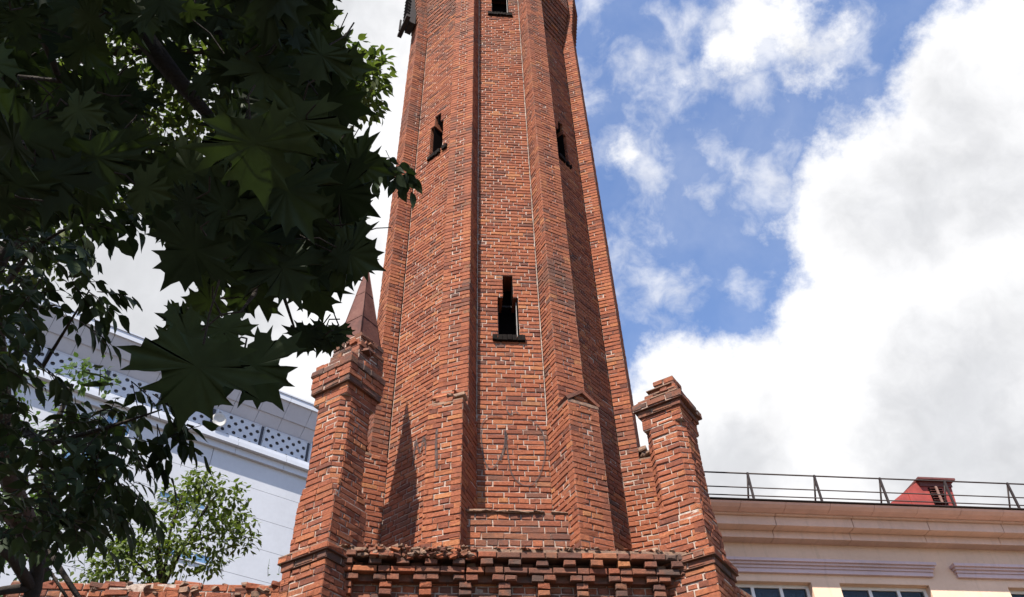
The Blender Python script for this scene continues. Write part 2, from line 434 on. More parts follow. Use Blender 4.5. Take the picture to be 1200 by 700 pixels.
# corbelled head: stepped courses high on the side faces and pilasters
Hd = MB()
for kk, nx in zip(PILS, PILS[1:]+PILS[:1]):
    ang = kk+22.5
    if ang == 0: continue
    A_, B_ = pil(kk, 1, 'inner'), pil(nx, -1, 'inner')
    zst = 18.75 if abs(ang) == 45 else 18.7
    nf = np.array([math.sin(R(ang)), -math.cos(R(ang))])
    for i in range(int((Z_TOP-zst)/.151)):
        e = .012*(i+1) if ang == -45 else .03*(i+1) if ang == 45 else .02*(i+1)
        e = min(e, .30)
        z = zst+.151*i
        wall_face(Hd, lambda q, e=e: tuple(np.array(A_(q))+nf*e), lambda q, e=e: tuple(np.array(B_(q))+nf*e), z, z+.151, depth=.14, mis=(0, 2, 2), missing=0, phase=.03*i, course0=i*2)
for kk in PILS:
    if abs(kk) == 22.5: continue
    for i in range(19):
        z = 19.35+.151*i; e = min(.016*(i+1), .16)
        pts = [pil(kk, -1, 'inner', 0, 0), pil(kk, -1, 'outer', e, e*.3), pil(kk, 1, 'outer', e, e*.3), pil(kk, 1, 'inner', 0, 0)]
        for a, b in zip(pts, pts[1:]):
            wall_face(Hd, a, b, z, z+.151, depth=.12, mis=(0, 2), missing=0, phase=.02*i)
        slab(Hd, [q(z) for q in pts], z+.004, z+.02, 2)
Hd.build('corbelled_head', [M_BRICK, M_MORTAR, M_BRICK_SOOT], T)

# lower buttresses: the thicker feet of the pilasters
DS = .235
for kk in PILS:
    B_ = MB(); dw = .035
    zt = Z_BUT if abs(kk) > 30 else (7.62 if kk < 0 else 7.66)
    ins, outs = [pil(kk, s, 'outer', -.02, dw) for s in (-1, 1)], [pil(kk, s, 'outer', DS, dw) for s in (-1, 1)]
    inn = [pil(kk, s, 'inner', 0, dw) for s in (-1, 1)]
    wall_face(B_, inn[0], outs[0], Z_DECK-.02, zt, phase=.02, missing=.0, rough=1.3)
    wall_face(B_, outs[0], outs[1], Z_DECK-.02, zt, phase=.06, missing=0, rough=1.5)
    wall_face(B_, outs[1], inn[1], Z_DECK-.02, zt, phase=.0, missing=.0, rough=1.3)
    ang = R(kk); n3 = np.array([math.sin(ang), -math.cos(ang), 0]); t3 = np.array([math.cos(ang), math.sin(ang), 0])
    ctop = np.array([*(np.array(outs[0](zt))+np.array(outs[1](zt)))/2, zt])
    if kk == 22.5:      # little gabled coping of tilted bricks with a broken left corner
        for sd_ in (-1, 1):
            for q in range(2):
                c = ctop - n3*(.055+.10*q) + t3*sd_*.115 + np.array([0, 0, .11])
                ax = t3*math.cos(.62) + np.array([0, 0, -sd_*math.sin(.62)]); az_ = np.cross(ax, -n3)
                B_.obox(c, ax, n3, np.cross(ax, n3), .155, .065, .024, 2, .004)
        for i in range(3):
            w = .30-.1*i
            wall_face(B_, lambda z, w=w: tuple((ctop - n3*.03 - t3*w/2)[:2]), lambda z, w=w: tuple((ctop - n3*.03 + t3*w/2)[:2]), zt+i*.06, zt+i*.06+.062, depth=.1, missing=0)
    else:               # sloping weathered set-off, crumbling
        for q in range(7):
            c = ctop - n3*(.06+.028*q) + t3*rj(.12) + np.array([0, 0, .02+.045*q])
            loose_brick(B_, c, ang+rj(.12), rj(.05), rj(.1)-.25, random.uniform(.13, .26), .12, .06, random.choice((0, 3, 3)), 2.0)
        for q in range(10):
            c = ctop - n3*random.uniform(.0, .2) + t3*rj(.18) + np.array([0, 0, random.uniform(.0, .12)])
            loose_brick(B_, c, rj(3), rj(.4), rj(.4), random.uniform(.04, .09), .06, .04, 3, 2.5)
    slab(B_, [ins[0](zt), outs[0](zt), outs[1](zt), ins[1](zt)], zt-.03, zt+.012, 3, .004)
    B_.build('buttress', [M_BRICK, M_MORTAR, M_BRICK_SOOT, M_RUBBLE], T)

# windows of the shaft: black lining painted as the dark interior, remains of frame + sill
def window_part(ang, zs, xw0, xw1, zt, broken=False, frame=True):
    an = R(ang); n3 = np.array([math.sin(an), -math.cos(an), 0]); t3 = np.array([math.cos(an), math.sin(an), 0])
    fm = MB(); base = n3*apo(zs); V = np.array([0, 0, 1.])
    if frame:
        fm.obox(base - n3*.10 + t3*(xw1-.012) + V*((zs+zt)/2-.02), t3, n3, V, .010, .02, (zt-zs)/2-.05, 0, .002)
        fm.obox(base - n3*.26 + t3*(xw0+.02) + V*((zs+zt)/2), t3, n3, V, .018, .02, (zt-zs)/2, 1, .002)
        fm.obox(base - n3*.26 + t3*((xw0+xw1)/2) + V*(zt-.01), t3, n3, V, (xw1-xw0)/2+.03, .02, .018, 1, .002)
        fm.obox(base - n3*.27 + t3*((xw0+xw1)/2) + V*(zs+.02), t3, n3, V, (xw1-xw0)/2, .02, .02, 1, .002)
    else:
        fm.obox(base - n3*.24 + t3*((xw0+xw1)/2) + V*((zs+zt)/2), t3, n3, V, .012, .012, (zt-zs)/2, 1, .002)
        fm.obox(base - n3*.24 + t3*((xw0+xw1)/2) + V*(zt-.01), t3, n3, V, (xw1-xw0)/2+.03, .02, .018, 1, .002)
    w = fm.build('window', [M_WHITEWOOD, M_IRON], T)
    if True:
        hb = zt - .0; half = (.155 if frame and not broken else .155)
        lin = MB()
        for sx_, xe in ((1, xw0), (-1, xw1)):
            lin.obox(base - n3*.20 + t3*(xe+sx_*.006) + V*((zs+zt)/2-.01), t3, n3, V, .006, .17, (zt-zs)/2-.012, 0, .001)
        lin.obox(base - n3*.42 + t3*((xw0+xw1)/2) + V*((zs+zt)/2+.2), t3, n3, V, (xw1-xw0)/2+.15, .01, (zt-zs)/2+.45, 0, .001)  # added black sheet, its colour stands in for the unlit hollow behind
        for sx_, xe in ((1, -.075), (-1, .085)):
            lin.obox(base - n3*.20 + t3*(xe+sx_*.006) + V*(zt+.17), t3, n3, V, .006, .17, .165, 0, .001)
        lin.build('blackout_lining', M_BLACK, w)
    sm = MB(); x = xw0-.075
    x1 = xw1+.085
    while x < x1-.02:
        L_ = min(random.uniform(.06, .075), x1-x)
        brick(sm, base + n3*.048 + t3*(x+.002) + V*(zs-.105), t3, V, n3, L_-.004, .10, .18, 0, 1.6)
        x += L_
        if broken and random.random() < .3: x += .05
    sm.build('sill', M_SILL, w)
window_part(0, 9.10, -.155, .15, 9.90)
window_part(-45, 13.98, -.175, .165, 14.95, True, False)
window_part(45, 13.98, -.175, .165, 14.95, True, False)
window_part(0, 18.45, -.16, .22, 19.6)

# graffiti: thin sprayed lines on the front face
M_SPRAY, N_, L__, B__ = new_mat('faded_black_spray'); B__.inputs['Base Color'].default_value = (.045,.03,.028,1); B__.inputs['Roughness'].default_value = .9
nn = noise_n(N_, L__, 40, 5, .7); L__.new(maprange(N_, L__, nn.outputs[0], .35, .6, .35, .88), B__.inputs['Alpha'])
def onface(px, py, ang=0.0, out=.0078):
    an = R(ang)+PHI; n = np.array([math.sin(an), -math.cos(an)]); d = ray(px, py)
    c = np.array([TX, TY]); A = A0+out
    s = ((c + n*A)@n)/(d[:2]@n); P = CAM + d*s
    ct, st = math.cos(-PHI), math.sin(-PHI); x, y = P[0]-TX, P[1]-TY
    return np.array([x*ct-y*st, x*st+y*ct, P[2]])
def stroke(mb, pts, w, ang=0.0, out=.0078):
    # Catmull-Rom through the points, laid as a flat ribbon on the wall
    an = R(ang); n3 = np.array([math.sin(an), -math.cos(an), 0]); Q = [onface(x, y, ang, out) for x, y in pts]
    Q = [Q[0]] + Q + [Q[-1]]; P = []
    for i in range(1, len(Q)-2):
        for k in range(8):
            t = k/8; a, b, c, d = Q[i-1], Q[i], Q[i+1], Q[i+2]
            P.append(.5*((2*b)+(-a+c)*t+(2*a-5*b+4*c-d)*t*t+(-a+3*b-3*c+d)*t**3))
    P.append(Q[-2]); vs = []; fs = []
    for i, p in enumerate(P):
        t = P[min(i+1, len(P)-1)]-P[max(i-1, 0)]; t /= np.linalg.norm(t)+1e-9; s = np.cross(n3, t)
        ww = w*random.uniform(.75, 1.2)*(.5 if i in (0, len(P)-1) else 1)
        vs += [p+s*ww/2, p-s*ww/2]
    for i in range(len(P)-1): fs.append((2*i, 2*i+1, 2*i+3, 2*i+2))
    mb.add(vs, fs, 0)
G = MB()
stroke(G, [(589, 488), (573, 488), (564, 500), (565, 525), (569, 543), (577, 549), (586, 536), (592, 520), (592, 504)], .018)
stroke(G, [(592, 504), (595, 532), (600, 556), (612, 568), (625, 567), (634, 553), (639, 530), (636, 508), (626, 495), (612, 490)], .018)
stroke(G, [(592, 504), (592, 520), (586, 540)], .034)
stroke(G, [(594, 481), (598, 486), (604, 483), (609, 486)], .026)
G.build('graffiti', M_SPRAY, T); G = MB()
stroke(G, [(484, 545), (487, 517), (492, 530), (497, 512), (500, 540)], .035, -45)
G.build('graffiti', M_SPRAY, T); G = MB()
stroke(G, [(512, 503), (511, 520), (512, 550)], .035, -22.5, .604)
G.build('graffiti', M_SPRAY, T)

# plinth panel between the two front buttresses
Pn = MB(); zp0, zp1 = Z_DECK-.02, 6.165; nP = 2.0
wall_face(Pn, lambda z: (-.64, -nP), lambda z: (.62, -nP), zp0, zp1, mis=(0, 2, 2), phase=.03, missing=0, rough=1.2)
slab(Pn, [(-.64, -nP+.01), (.62, -nP+.01), (.62, -1.6), (-.64, -1.6)], zp1-.01, zp1+.012, 3, .0)
for k in range(26):
    x = random.uniform(-.62, .6)
    loose_brick(Pn, (x, -nP+random.uniform(.0, .05), zp1+.014+rj(.006)), rj(.3), rj(.04), rj(.1), random.uniform(.06, .2), random.uniform(.05, .10), random.uniform(.012, .030), 3, 1.6)
Pn.build('plinth_panel', [M_BRICK, M_MORTAR, M_BRICK_SOOT, M_RUBBLE], T)

# ------------------------------------------------------------------ base storey with corbelled cornice
NB = 2.17                                       # forward distance of the base wall
XL, XR = -2.02, 1.98
Bs = MB()
poly = [(XL, -NB), (XR, -NB), (XR+1.0, -NB+1.0), (XR+1.0, 3.0), (XL-1.0, 3.0), (XL-1.0, -NB+1.0)]
for k in range(6):
    a, b = poly[k], poly[(k+1) % 6]
    if k == 0: wall_face(Bs, lambda z, a=a: a, lambda z, b=b: b, 1.0, 5.30, mis=(0, 2, 4), rough=1.2)
    else: wall_face(Bs, lambda z, a=a: a, lambda z, b=b: b, 1.0, Z_DECK-.03, mis=(0, 0, 2), rough=1.1)
slab(Bs, poly, 0.0, 1.0, 2)
slab(Bs, poly, Z_DECK-.075, Z_DECK-.03, 3)
slab(Bs, [(XL, -NB-.02), (XR, -NB-.02), (XR, -NB+.3), (XL, -NB+.3)], 4.9, 5.0, 2)
Bs.build('base_wall', [M_BRICK, M_MORTAR, M_BRICK_SOOT, M_RUBBLE, M_BRICK_DARK], T)

Cn = MB(); V3 = np.array([0, 0, 1.]); U3 = np.array([1., 0, 0]); N3 = np.array([0, -1., 0])
x0c, x1c = XL+.02, XR-.02
def row(zt, n, seglist, D=.3, mi_=(0, 2, 2, 4), rough=1.3, skip=0.0):
    for (xa, xb) in seglist:
        if random.random() < skip: continue
        brick(Cn, np.array([xa+.006, -n, zt-.067]), U3, V3, N3, xb-xa-.012, .062, D, random.choice(mi_), rough)
def cont(zt, n, **k):
    x = x0c+random.uniform(0, .05); segs = []
    while x < x1c:
        e = min(x+random.choice((.26, .26, .13, .2)), x1c)
        if e-x > .05: segs.append((x, e))
        x = e
    row(zt, n, segs, **k)
h_ = .0735; zt = Z_DECK-.012
n1_ = 2.35
# row 1 projecting most (the left end is broken away)
cont(zt, n1_, skip=.04)
cont(zt-h_*2, 2.30, skip=.03)                                       # row 3
x = x0c+.10; 
while x < x1c-.1:
    row(zt-h_, n1_-.012+rj(.01), [(x, x+.14)], skip=.05)                                  # row 2: dentils
    if random.random() < .55: row(zt-h_*1.08, 2.235, [(x+.145, x+.145+random.uniform(.08, .15))], mi_=(2, 3))
    x += .292
x = x0c+.18; px_ = .41
while x < x1c-.2:
    row(zt-h_*3, 2.285, [(x-.135, x), (x, x+.135)], skip=.04)          # row 4: pairs
    row(zt-h_*4, 2.26, [(x-.068, x+.068)]); row(zt-h_*5, 2.25, [(x-.068, x+.068)])
    row(zt-h_*6, 2.24, [(x-.205-.068, x-.205+.068)]); row(zt-h_*7, 2.24, [(x-.205-.068, x-.205+.068)])
    x += px_
for (zz, nn_) in ((zt-h_*.02, n1_-.03), (zt-h_*1.0, 2.2), (zt-h_*2, 2.2)):
    slab(Cn, [(x0c, -nn_), (x1c, -nn_), (x1c, -NB+.1), (x0c, -NB+.1)], zz-.066, zz-.004, 4)
slab(Cn, [(x0c, -n1_+.02), (x1c, -n1_+.02), (x1c, -1.7), (x0c, -1.7)], zt-.006, zt+.03, 3)
slab(Cn, [(x0c, -NB-.05), (x1c, -NB-.05), (x1c, -NB+.1), (x0c, -NB+.1)], zt-h_*3-.066, zt-h_*2-.07, 4)
for k in range(260):                                                # crumbs of mortar and brick along the edge
    x = random.uniform(x0c, x1c); left = x < -.6
    loose_brick(Cn, (x, -n1_+random.uniform(.0, .16), zt+.026+random.uniform(0, .022)), rj(3), rj(.3), rj(.3), random.uniform(.02, .09 if left else .06), random.uniform(.02, .05), random.uniform(.010, .032 if left else .022), random.choice((3, 3, 0)), 2.2)
for k in range(70):                                                 # broken masonry at the left end
    x = random.uniform(x0c+.3, -.5)
    loose_brick(Cn, (x, -n1_-.015+random.uniform(.0, .03), zt-.03+rj(.05)), rj(.5), rj(.25), rj(.4), random.uniform(.03, .10), .05, random.uniform(.02, .045), random.choice((3, 3, 0, 2)), 2.6)

# weathering: tilted tiles and fallen bricks on the deck
Wd = Cn
for k in range(9):
    x = -1.42+.075*k; z = 5.50+.028*k
    loose_brick(Wd, (x, -1.86-.012*k, z+.03), R(-18)+rj(.08), R(-24)+rj(.05), R(22)+rj(.06), .25, .11, .045, 3 if k > 2 else 0, 1.5)
    loose_brick(Wd, (x+.08, -1.70, z+.09), R(-18)+rj(.08), R(-24)+rj(.05), R(22)+rj(.06), .25, .11, .045, 3, 1.5)
for k in range(26):
    x = random.choice((random.uniform(-1.7, -.8), random.uniform(.95, 1.75)))
    loose_brick(Wd, (x, -random.uniform(1.75, 2.2), Z_DECK+.03+random.uniform(0, .05)), rj(3), rj(.3), rj(.3), random.uniform(.08, .24), .10, .06, random.choice((0, 2, 3)), 2)
Cn.build('cornice', [M_BRICK, M_MORTAR, M_BRICK_SOOT, M_RUBBLE, M_BRICK_DARK], T)

# ------------------------------------------------------------------ corner pinnacles (square, set diagonally)
def square(c, w, ch=0.0):
    """diagonal square with half-diagonal pointing to the viewer; chamfer ch cuts the corners; CCW from above"""
    hd = w*.70711; x, y = c
    if ch <= 0: return [(x-hd, y), (x, y-hd), (x+hd, y), (x, y+hd)]
    e = ch*.5
    return [(x-hd+e, y+e), (x-hd+e, y-e), (x-e, y-hd+e), (x+e, y-hd+e), (x+hd-e, y-e), (x+hd-e, y+e), (x+e, y+hd-e), (x-e, y+hd-e)]
def pinnacle(cx, n_c, left):
    P = bpy.data.objects.new('pinnacle', None); COL.objects.link(P); P.parent = T; P.location = (cx+(.01 if left else -.015), -n_c, 0); P.rotation_euler.z = R(7)
    mats = [M_BRICK, M_MORTAR, M_BRICK_SOOT, M_RUBBLE, M_BRICK_DARK]
    c0 = (0, 0); sx = -.02 if left else 0.0; dz = .26 if left else .07; cu = (sx, .0)
    pd = MB()                                               # pedestal below the string course
    poly_prism(pd, square(c0, .60), 1.0, 5.36, missing=0, rough=1.5); slab(pd, square(c0, .62), 0, 1.0, 2)
    slab(pd, square(c0, .58), 5.30, 5.37, 4)
    pd.build('pedestal', mats, P)
    st = MB()                                               # string course
    poly_prism(st, square(c0, .635), 5.36, 5.44, mis=(2, 4), missing=0, rough=1.6); slab(st, square(c0, .63), 5.358, 5.366, 4)
    poly_prism(st, square(c0, .70), 5.44, 5.515, mis=(0, 2), missing=0, rough=2.0); slab(st, square(c0, .695), 5.437, 5.445, 4); slab(st, square(c0, .695), 5.508, 5.52, 3)
    st.build('string_course', mats, P)
    sh = MB()
    zl, zc = (6.10, 7.46) if left else (5.95, 7.24)
    w0, w1 = (.55, .53) if left else (.55, .52)
    poly_prism(sh, square(c0, w0), 5.515, zl, missing=0, rough=1.5)
    slab(sh, square(c0, w0-.02), zl-.02, zl+.01, 1)
    # splayed transition + chamfered length
    for i in range(3):
        f = (i+1)/4
        poly_prism(sh, square((sx*f, 0), w0+(w1-w0)*f, .07*f+.02), zl+i*BH, zl+(i+1)*BH, missing=0, rough=1.6)
    poly_prism(sh, square(cu, w1, .13), zl+3*BH, zc, missing=0, rough=1.4)
    slab(sh, square(cu, w1-.012), zc-.004, zc+.006, 1)
    poly_prism(sh, square(cu, w1+.004), zc, 7.375+dz, missing=0, rough=1.4)
    sh.build('pinnacle_shaft', mats, P)
    cp_ = MB()
    if left:
        poly_prism(cp_, square(cu, .61), 7.36, 7.44, mis=(4,), missing=0, rough=1.6); slab(cp_, square(cu, .605), 7.357, 7.364, 4)
        poly_prism(cp_, square(cu, .63), 7.44, 7.62, missing=0, rough=1.5)
        poly_prism(cp_, square(cu, .655), 7.62, 7.71, mis=(4,), missing=0, rough=2.0); slab(cp_, square(cu, .65), 7.617, 7.622, 4)
        poly_prism(cp_, square(cu, .59), 7.71, 7.80, mis=(0, 2), missing=0, rough=2.4); slab(cp_, square(cu, .60), 7.70, 7.715, 3)
        cs = (cu[0]+.075, cu[1]+.05)
        for i in range(6):
            w = .50-.012*i
            poly_prism(cp_, square((cs[0]+rj(.012), cs[1]+rj(.012)), w), 7.80+.075*i, 7.875+.075*i, mis=(2, 4, 4), missing=0, rough=3.2)
            slab(cp_, square(cs, w-.01), 7.80+.075*i, 7.81+.075*i, 4)
        for i in range(26):
            a_ = rj(math.pi)
            loose_brick(cp_, (cs[0]+.27*math.cos(a_)*random.uniform(.5, 1), cs[1]+.27*math.sin(a_)*random.uniform(.5, 1), random.uniform(7.80, 8.18)), R(45)+random.choice((0, math.pi/2))+rj(.5), rj(.3), rj(.3), random.uniform(.08, .22), .11, .06, random.choice((2, 4, 4, 0)), 2.6)
        cp_.v = [(x, y, z+dz) for x, y, z in cp_.v]; cp_.build('cap', mats, P)
        sp = MB(); b = square(cs, .43); z0, z1 = 8.40, 10.02
        vs = [(p[0], p[1], z0) for p in b]; 
        apex = [(cs[0]-.03+(p[0]-cs[0])*.02, cs[1]+(p[1]-cs[1])*.02, z1) for p in b]
        # sheet-metal faces, subdivided and slightly dented, with a rolled seam on each arris
        for k in range(4):
            a, b2 = np.array(vs[k]), np.array(vs[(k+1) % 4]); ta, tb = np.array(apex[k]), np.array(apex[(k+1) % 4])
            nn3 = np.cross(b2-a, ta-a); nn3 /= np.linalg.norm(nn3); g_ = []
            for r_ in range(9):
                for c_ in range(5):
                    f, s_ = r_/8, c_/4; p = (a*(1-s_)+b2*s_)*(1-f)+(ta*(1-s_)+tb*s_)*f
                    if 0 < c_ < 4 and 0 < r_ < 8: p = p + nn3*rj(.004)
                    g_.append(p)
            sp.add(g_, [(r_*5+c_, r_*5+c_+1, (r_+1)*5+c_+1, (r_+1)*5+c_) for r_ in range(8) for c_ in range(4)], 0, True)
            sp.tube([a, ta], [.008, .004], 6)
            for f in (.30, .62):
                p0, p1 = a*(1-f)+ta*f, b2*(1-f)+tb*f; sp.tube([p0+nn3*.002, p1+nn3*.002], .0045, 5)
        sp.add([*vs, *apex], [(3, 2, 1, 0), (4, 5, 6, 7)], 0)
        sp.build('spire', M_SPIRE, P)
    else:
        poly_prism(cp_, square(cu, .575), 7.36, 7.44, mis=(2, 4, 4), missing=0, rough=1.8); slab(cp_, square(cu, .57), 7.357, 7.364, 4)
        poly_prism(cp_, square(cu, .665), 7.44, 7.53, mis=(4, 4, 2), missing=0, rough=2.4); slab(cp_, square(cu, .645), 7.437, 7.444, 4); slab(cp_, square(cu, .62), 7.52, 7.535, 3)
        poly_prism(cp_, square((cu[0], cu[1]+.02), .56), 7.53, 7.60, mis=(0, 2), missing=0, rough=2.8); slab(cp_, square(cu, .54), 7.59, 7.605, 3)
        poly_prism(cp_, square((cu[0]+.03, cu[1]-.03), .44), 7.605, 7.68, mis=(0, 2), missing=0, rough=3); slab(cp_, square((cu[0], cu[1]-.03), .41), 7.67, 7.684, 3)
        poly_prism(cp_, square((cu[0]+.03, cu[1]-.05), .36), 7.684, 7.75, mis=(0, 2), missing=0, rough=3); slab(cp_, square((cu[0]-.02, cu[1]-.05), .35), 7.745, 7.756, 3)
        poly_prism(cp_, square((cu[0]+.04, cu[1]-.07), .27), 7.752, 7.90, mis=(0, 2), missing=0, rough=3); slab(cp_, square((cu[0]+.04, cu[1]-.07), .26), 7.89, 7.903, 3)
        for i in range(30):
            a_ = rj(math.pi); r_ = random.uniform(.08, .25)
            loose_brick(cp_, (cu[0]+r_*math.cos(a_), cu[1]+r_*math.sin(a_), 7.56+.2*(1-r_/.4)*random.random()), R(45)+random.choice((0, math.pi/2))+rj(.3), rj(.15), rj(.15), random.uniform(.07, .2), .1, .055, random.choice((2, 4, 0)), 2.6)
        cp_.v = [(x, y, z+dz) for x, y, z in cp_.v]; cp_.build('cap', mats, P)
    return P
pinnacle(-2.08, 2.48-.39, True)
pinnacle(1.97, 2.48-.39, False)

# iron hatch and bracket high on the left side
Ir = MB(); k = (np.array(pil(-67.5, -1, 'outer')(19.9))+np.array(pil(-67.5, 1, 'outer')(19.9)))/2; c = np.array([k[0]-.12, k[1]-.03, 20.05])
ax = np.array([math.cos(R(-67.5)), math.sin(R(-67.5)), 0]); ay = np.array([math.sin(R(-67.5)), -math.cos(R(-67.5)), 0]); V = np.array([0, 0, 1.])
Ir.obox(c, ax, ay, V, .16, .07, .75, 0)
for i in range(9): Ir.obox(c+ay*.11+V*(-.62+.15*i), ax, ay*.8+V*.6, V*.8-ay*.6, .15, .05, .008, 0)
Ir.obox(c+V*(-.72)-ax*.02+ay*.14, ax, ay, V, .30, .05, .05, 0); Ir.obox(c+V*(-.55)+ay*.20-ax*.14, ax, ay, V, .02, .02, .24, 0)
Ir.build('iron_hatch', M_IRON, T)

# ------------------------------------------------------------------ low ruined wall on the left
Lw = MB(); nw = 2.02
wx0, wx1 = -5.2, -2.42; WT = 5.28
wall_face(Lw, lambda z: (wx0, -nw), lambda z: (wx1, -nw), 2.5, WT, rough=1.9, mis=(0, 0, 2), missing=.01, ragged=.14)
wall_face(Lw, lambda z: (wx1, -nw+.38), lambda z: (wx0, -nw+.38), 2.5, WT, rough=1.9, mis=(0, 2), missing=.01, ragged=.35)
wall_face(Lw, lambda z: (wx0, -nw+.38), lambda z: (wx0, -nw), 2.5, WT, rough=1.9, mis=(0, 2), missing=.01)
slab(Lw, [(wx0+.01, -nw+.01), (wx1, -nw+.01), (wx1, -nw+.37), (wx0+.01, -nw+.37)], 0, 2.5, 2)
slab(Lw, [(wx0+.02, -nw+.03), (wx1, -nw+.03), (wx1, -nw+.35), (wx0+.02, -nw+.35)], 2.5, WT-.12, 3)
for k in range(120):
    x = random.uniform(wx0, wx1)
    loose_brick(Lw, (x, -nw+random.uniform(.04, .34), WT-.04+random.uniform(-.06, .045)), rj(.5), rj(.12), rj(.2), random.uniform(.08, .26), .12, .06, random.choice((0, 0, 2, 3)), 2.4)
for k in range(200):
    x = random.uniform(wx0, wx1)
    loose_brick(Lw, (x, -nw+random.uniform(.0, .3), WT-.04+random.uniform(-.08, .05)), rj(3), rj(.5), rj(.5), random.uniform(.03, .1), .06, .035, 3, 2.6)
lo = Lw.build('brick_wall', [M_BRICK, M_MORTAR, M_BRICK_SOOT, M_RUBBLE], None, (TX, TY, 0), PHI)
lo['label'] = 'low crumbling brick wall with ragged top left of the tower'; lo['category'] = 'wall'

# ------------------------------------------------------------------ pale panelled building on the left
yl = R(50); nL = np.array([math.cos(yl), -math.sin(yl)]); tL = np.array([math.sin(yl), math.cos(yl)])
dq = ray(335, 549); baseL = (dq/np.linalg.norm(dq[:2])*38)[:2]
BL = empty('panelled_building', (baseL[0], baseL[1], 0), math.atan2(tL[1], tL[0]), 'modern pale blue grey building with deep panelled eaves behind the trees', 'building')
# local frame: x along tL, -y outward, z up
def panel_mat(name, col, rough=.45):
    m_, N, L, B = new_mat(name)
    n1 = noise_n(N, L, .35, 4, .6); n2 = noise_n(N, L, 5, 5, .6)
    c = mixrgb(N, L, 1., col, maprange(N, L, n1.outputs[0], .3, .7, .93, 1.06), 'MULTIPLY')
    c = mixrgb(N, L, 1., c, maprange(N, L, n2.outputs[0], .3, .7, .97, 1.03), 'MULTIPLY')
    L.new(c, B.inputs['Base Color']); B.inputs['Roughness'].default_value = rough
    return m_
M_PANEL = panel_mat('pale_blue_cladding', (.43,.44,.46)); M_PANEL2 = panel_mat('pale_trim', (.44,.46,.50)); M_SOFF = panel_mat('soffit_panel', (.40,.43,.50), .5)
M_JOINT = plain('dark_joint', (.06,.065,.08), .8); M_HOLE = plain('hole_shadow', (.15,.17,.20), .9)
def glass_mat(name, col, rough=.08):
    m_, N, L, B = new_mat(name); n1 = noise_n(N, L, 1.5, 3, .5)
    c = mixrgb(N, L, maprange(N, L, n1.outputs[0], .35, .65), col, tuple(x*.6 for x in col)); L.new(c, B.inputs['Base Color'])
    B.inputs['Roughness'].default_value = rough; B.inputs['Specular IOR Level'].default_value = .8; return m_
M_GLASSB = glass_mat('blue_tinted_glass', (.13,.24,.38), .12)
X0, X1 = -34., 16.
w = MB(); zt_ = 23.75
# cladding panels with real open joints
zs = [zt_]; 
while zs[-1] > 2: zs.append(zs[-1]-1.45)
xs = list(np.arange(X0+2.2, X1+.1, 5.6))
w.box((X0, .06, 0), (X1, 8, 25.9), 1)
for i in range(len(zs)-1):
    for k in range(len(xs)-1):
        w.box((xs[k]+.014, 0, zs[i+1]+.009), (xs[k+1]-.014, .055, zs[i]-.009), 0)
w.build('wall', [M_PANEL, M_JOINT], BL)
lg = MB(); 
xx = list(np.arange(X0, X1+.1, 2.6))
for a, b in zip(xx, xx[1:]):
    lg.box((a+.008, -.18, 23.70), (b-.008, .3, 24.02)); lg.box((a+.008, -.42, 24.03), (b-.008, .3, 24.26)); lg.box((a+.008, -.30, 24.262), (b-.008, .3, 24.50))
lg.build('ledge', M_PANEL2, BL)
so_ = MB(); zsf = 25.87
xx = list(np.arange(X0-.65, X1+.1, 1.3))
for a, b in zip(xx, xx[1:]):
    q0, q1, q2, q3 = (.06, 25.87), (-.42, 26.42), (-.46, 26.40), (-1.02, 27.12)
    for (pa, pb_) in ((q0, q1), (q2, q3)):
        so_.add([(a+.006, pa[0], pa[1]), (b-.006, pa[0], pa[1]), (b-.012, pb_[0], pb_[1]), (a+.012, pb_[0], pb_[1]),
                 (a+.012, pa[0]+.05, pa[1]+.05), (b-.012, pa[0]+.05, pa[1]+.05), (b-.012, pb_[0]+.05, pb_[1]+.05), (a+.012, pb_[0]+.05, pb_[1]+.05)], [(0, 1, 2, 3), (7, 6, 5, 4), (0, 4, 5, 1), (2, 6, 7, 3), (1, 5, 6, 2), (0, 3, 7, 4)], 0)
so_.add([(X0-.65, .17, 25.87), (X1, .17, 25.87), (X1, -.92, 27.14), (X0-.65, -.92, 27.14)], [(0, 1, 2, 3)], 1)
so_.build('soffit', [M_SOFF, M_JOINT], BL)
fa_ = MB(); xx = list(np.arange(X0-.65, X1+.1, 2.6))
for a, b in zip(xx, xx[1:]):
    fa_.box((a+.008, -1.10, 27.10), (b-.008, -1.03, 27.42)); fa_.box((a+.008, -1.14, 27.425), (b-.008, 6, 27.50))
fa_.build('fascia', M_PANEL2, BL)
# perforated screens
pf = MB()
xp = np.arange(X0+1.1, X1-2.6, 2.62)
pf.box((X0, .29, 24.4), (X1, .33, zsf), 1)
cols, rows = 10, 6
def perforated(mb, x0, x1, y, z0, z1, rows, cols, r):
    """plate with real round (octagonal) holes"""
    cw, ch = (x1-x0)/cols, (z1-z0)/rows
    for i in range(rows):
        for j in range(cols):
            a, b = x0+cw*j, z0+ch*i; c = (a+cw/2, b+ch/2)
            hole = (i+j) % 2 == 0 and 0 < i < rows-1 or ((i+j) % 2 == 0)
            corners = [(a, b), (a+cw/2, b), (a+cw, b), (a+cw, b+ch/2), (a+cw, b+ch), (a+cw/2, b+ch), (a, b+ch), (a, b+ch/2)]
            if not hole: mb.add([(p[0], y, p[1]) for p in (corners[0], corners[2], corners[4], corners[6])], [(0, 1, 2, 3)], 0); continue
            ring = [(c[0]+r*math.cos(R(225+45*k)), c[1]+r*math.sin(R(225+45*k))) for k in range(8)]
            mb.add([(p[0], y, p[1]) for p in corners+ring], [(k, (k+1) % 8, 8+(k+1) % 8, 8+k) for k in range(8)], 0)
            mb.add([(p[0], y, p[1]) for p in ring]+[(p[0], y+.04, p[1]) for p in ring], [(k, (k+1) % 8, 8+(k+1) % 8, 8+k) for k in range(8)], 0)
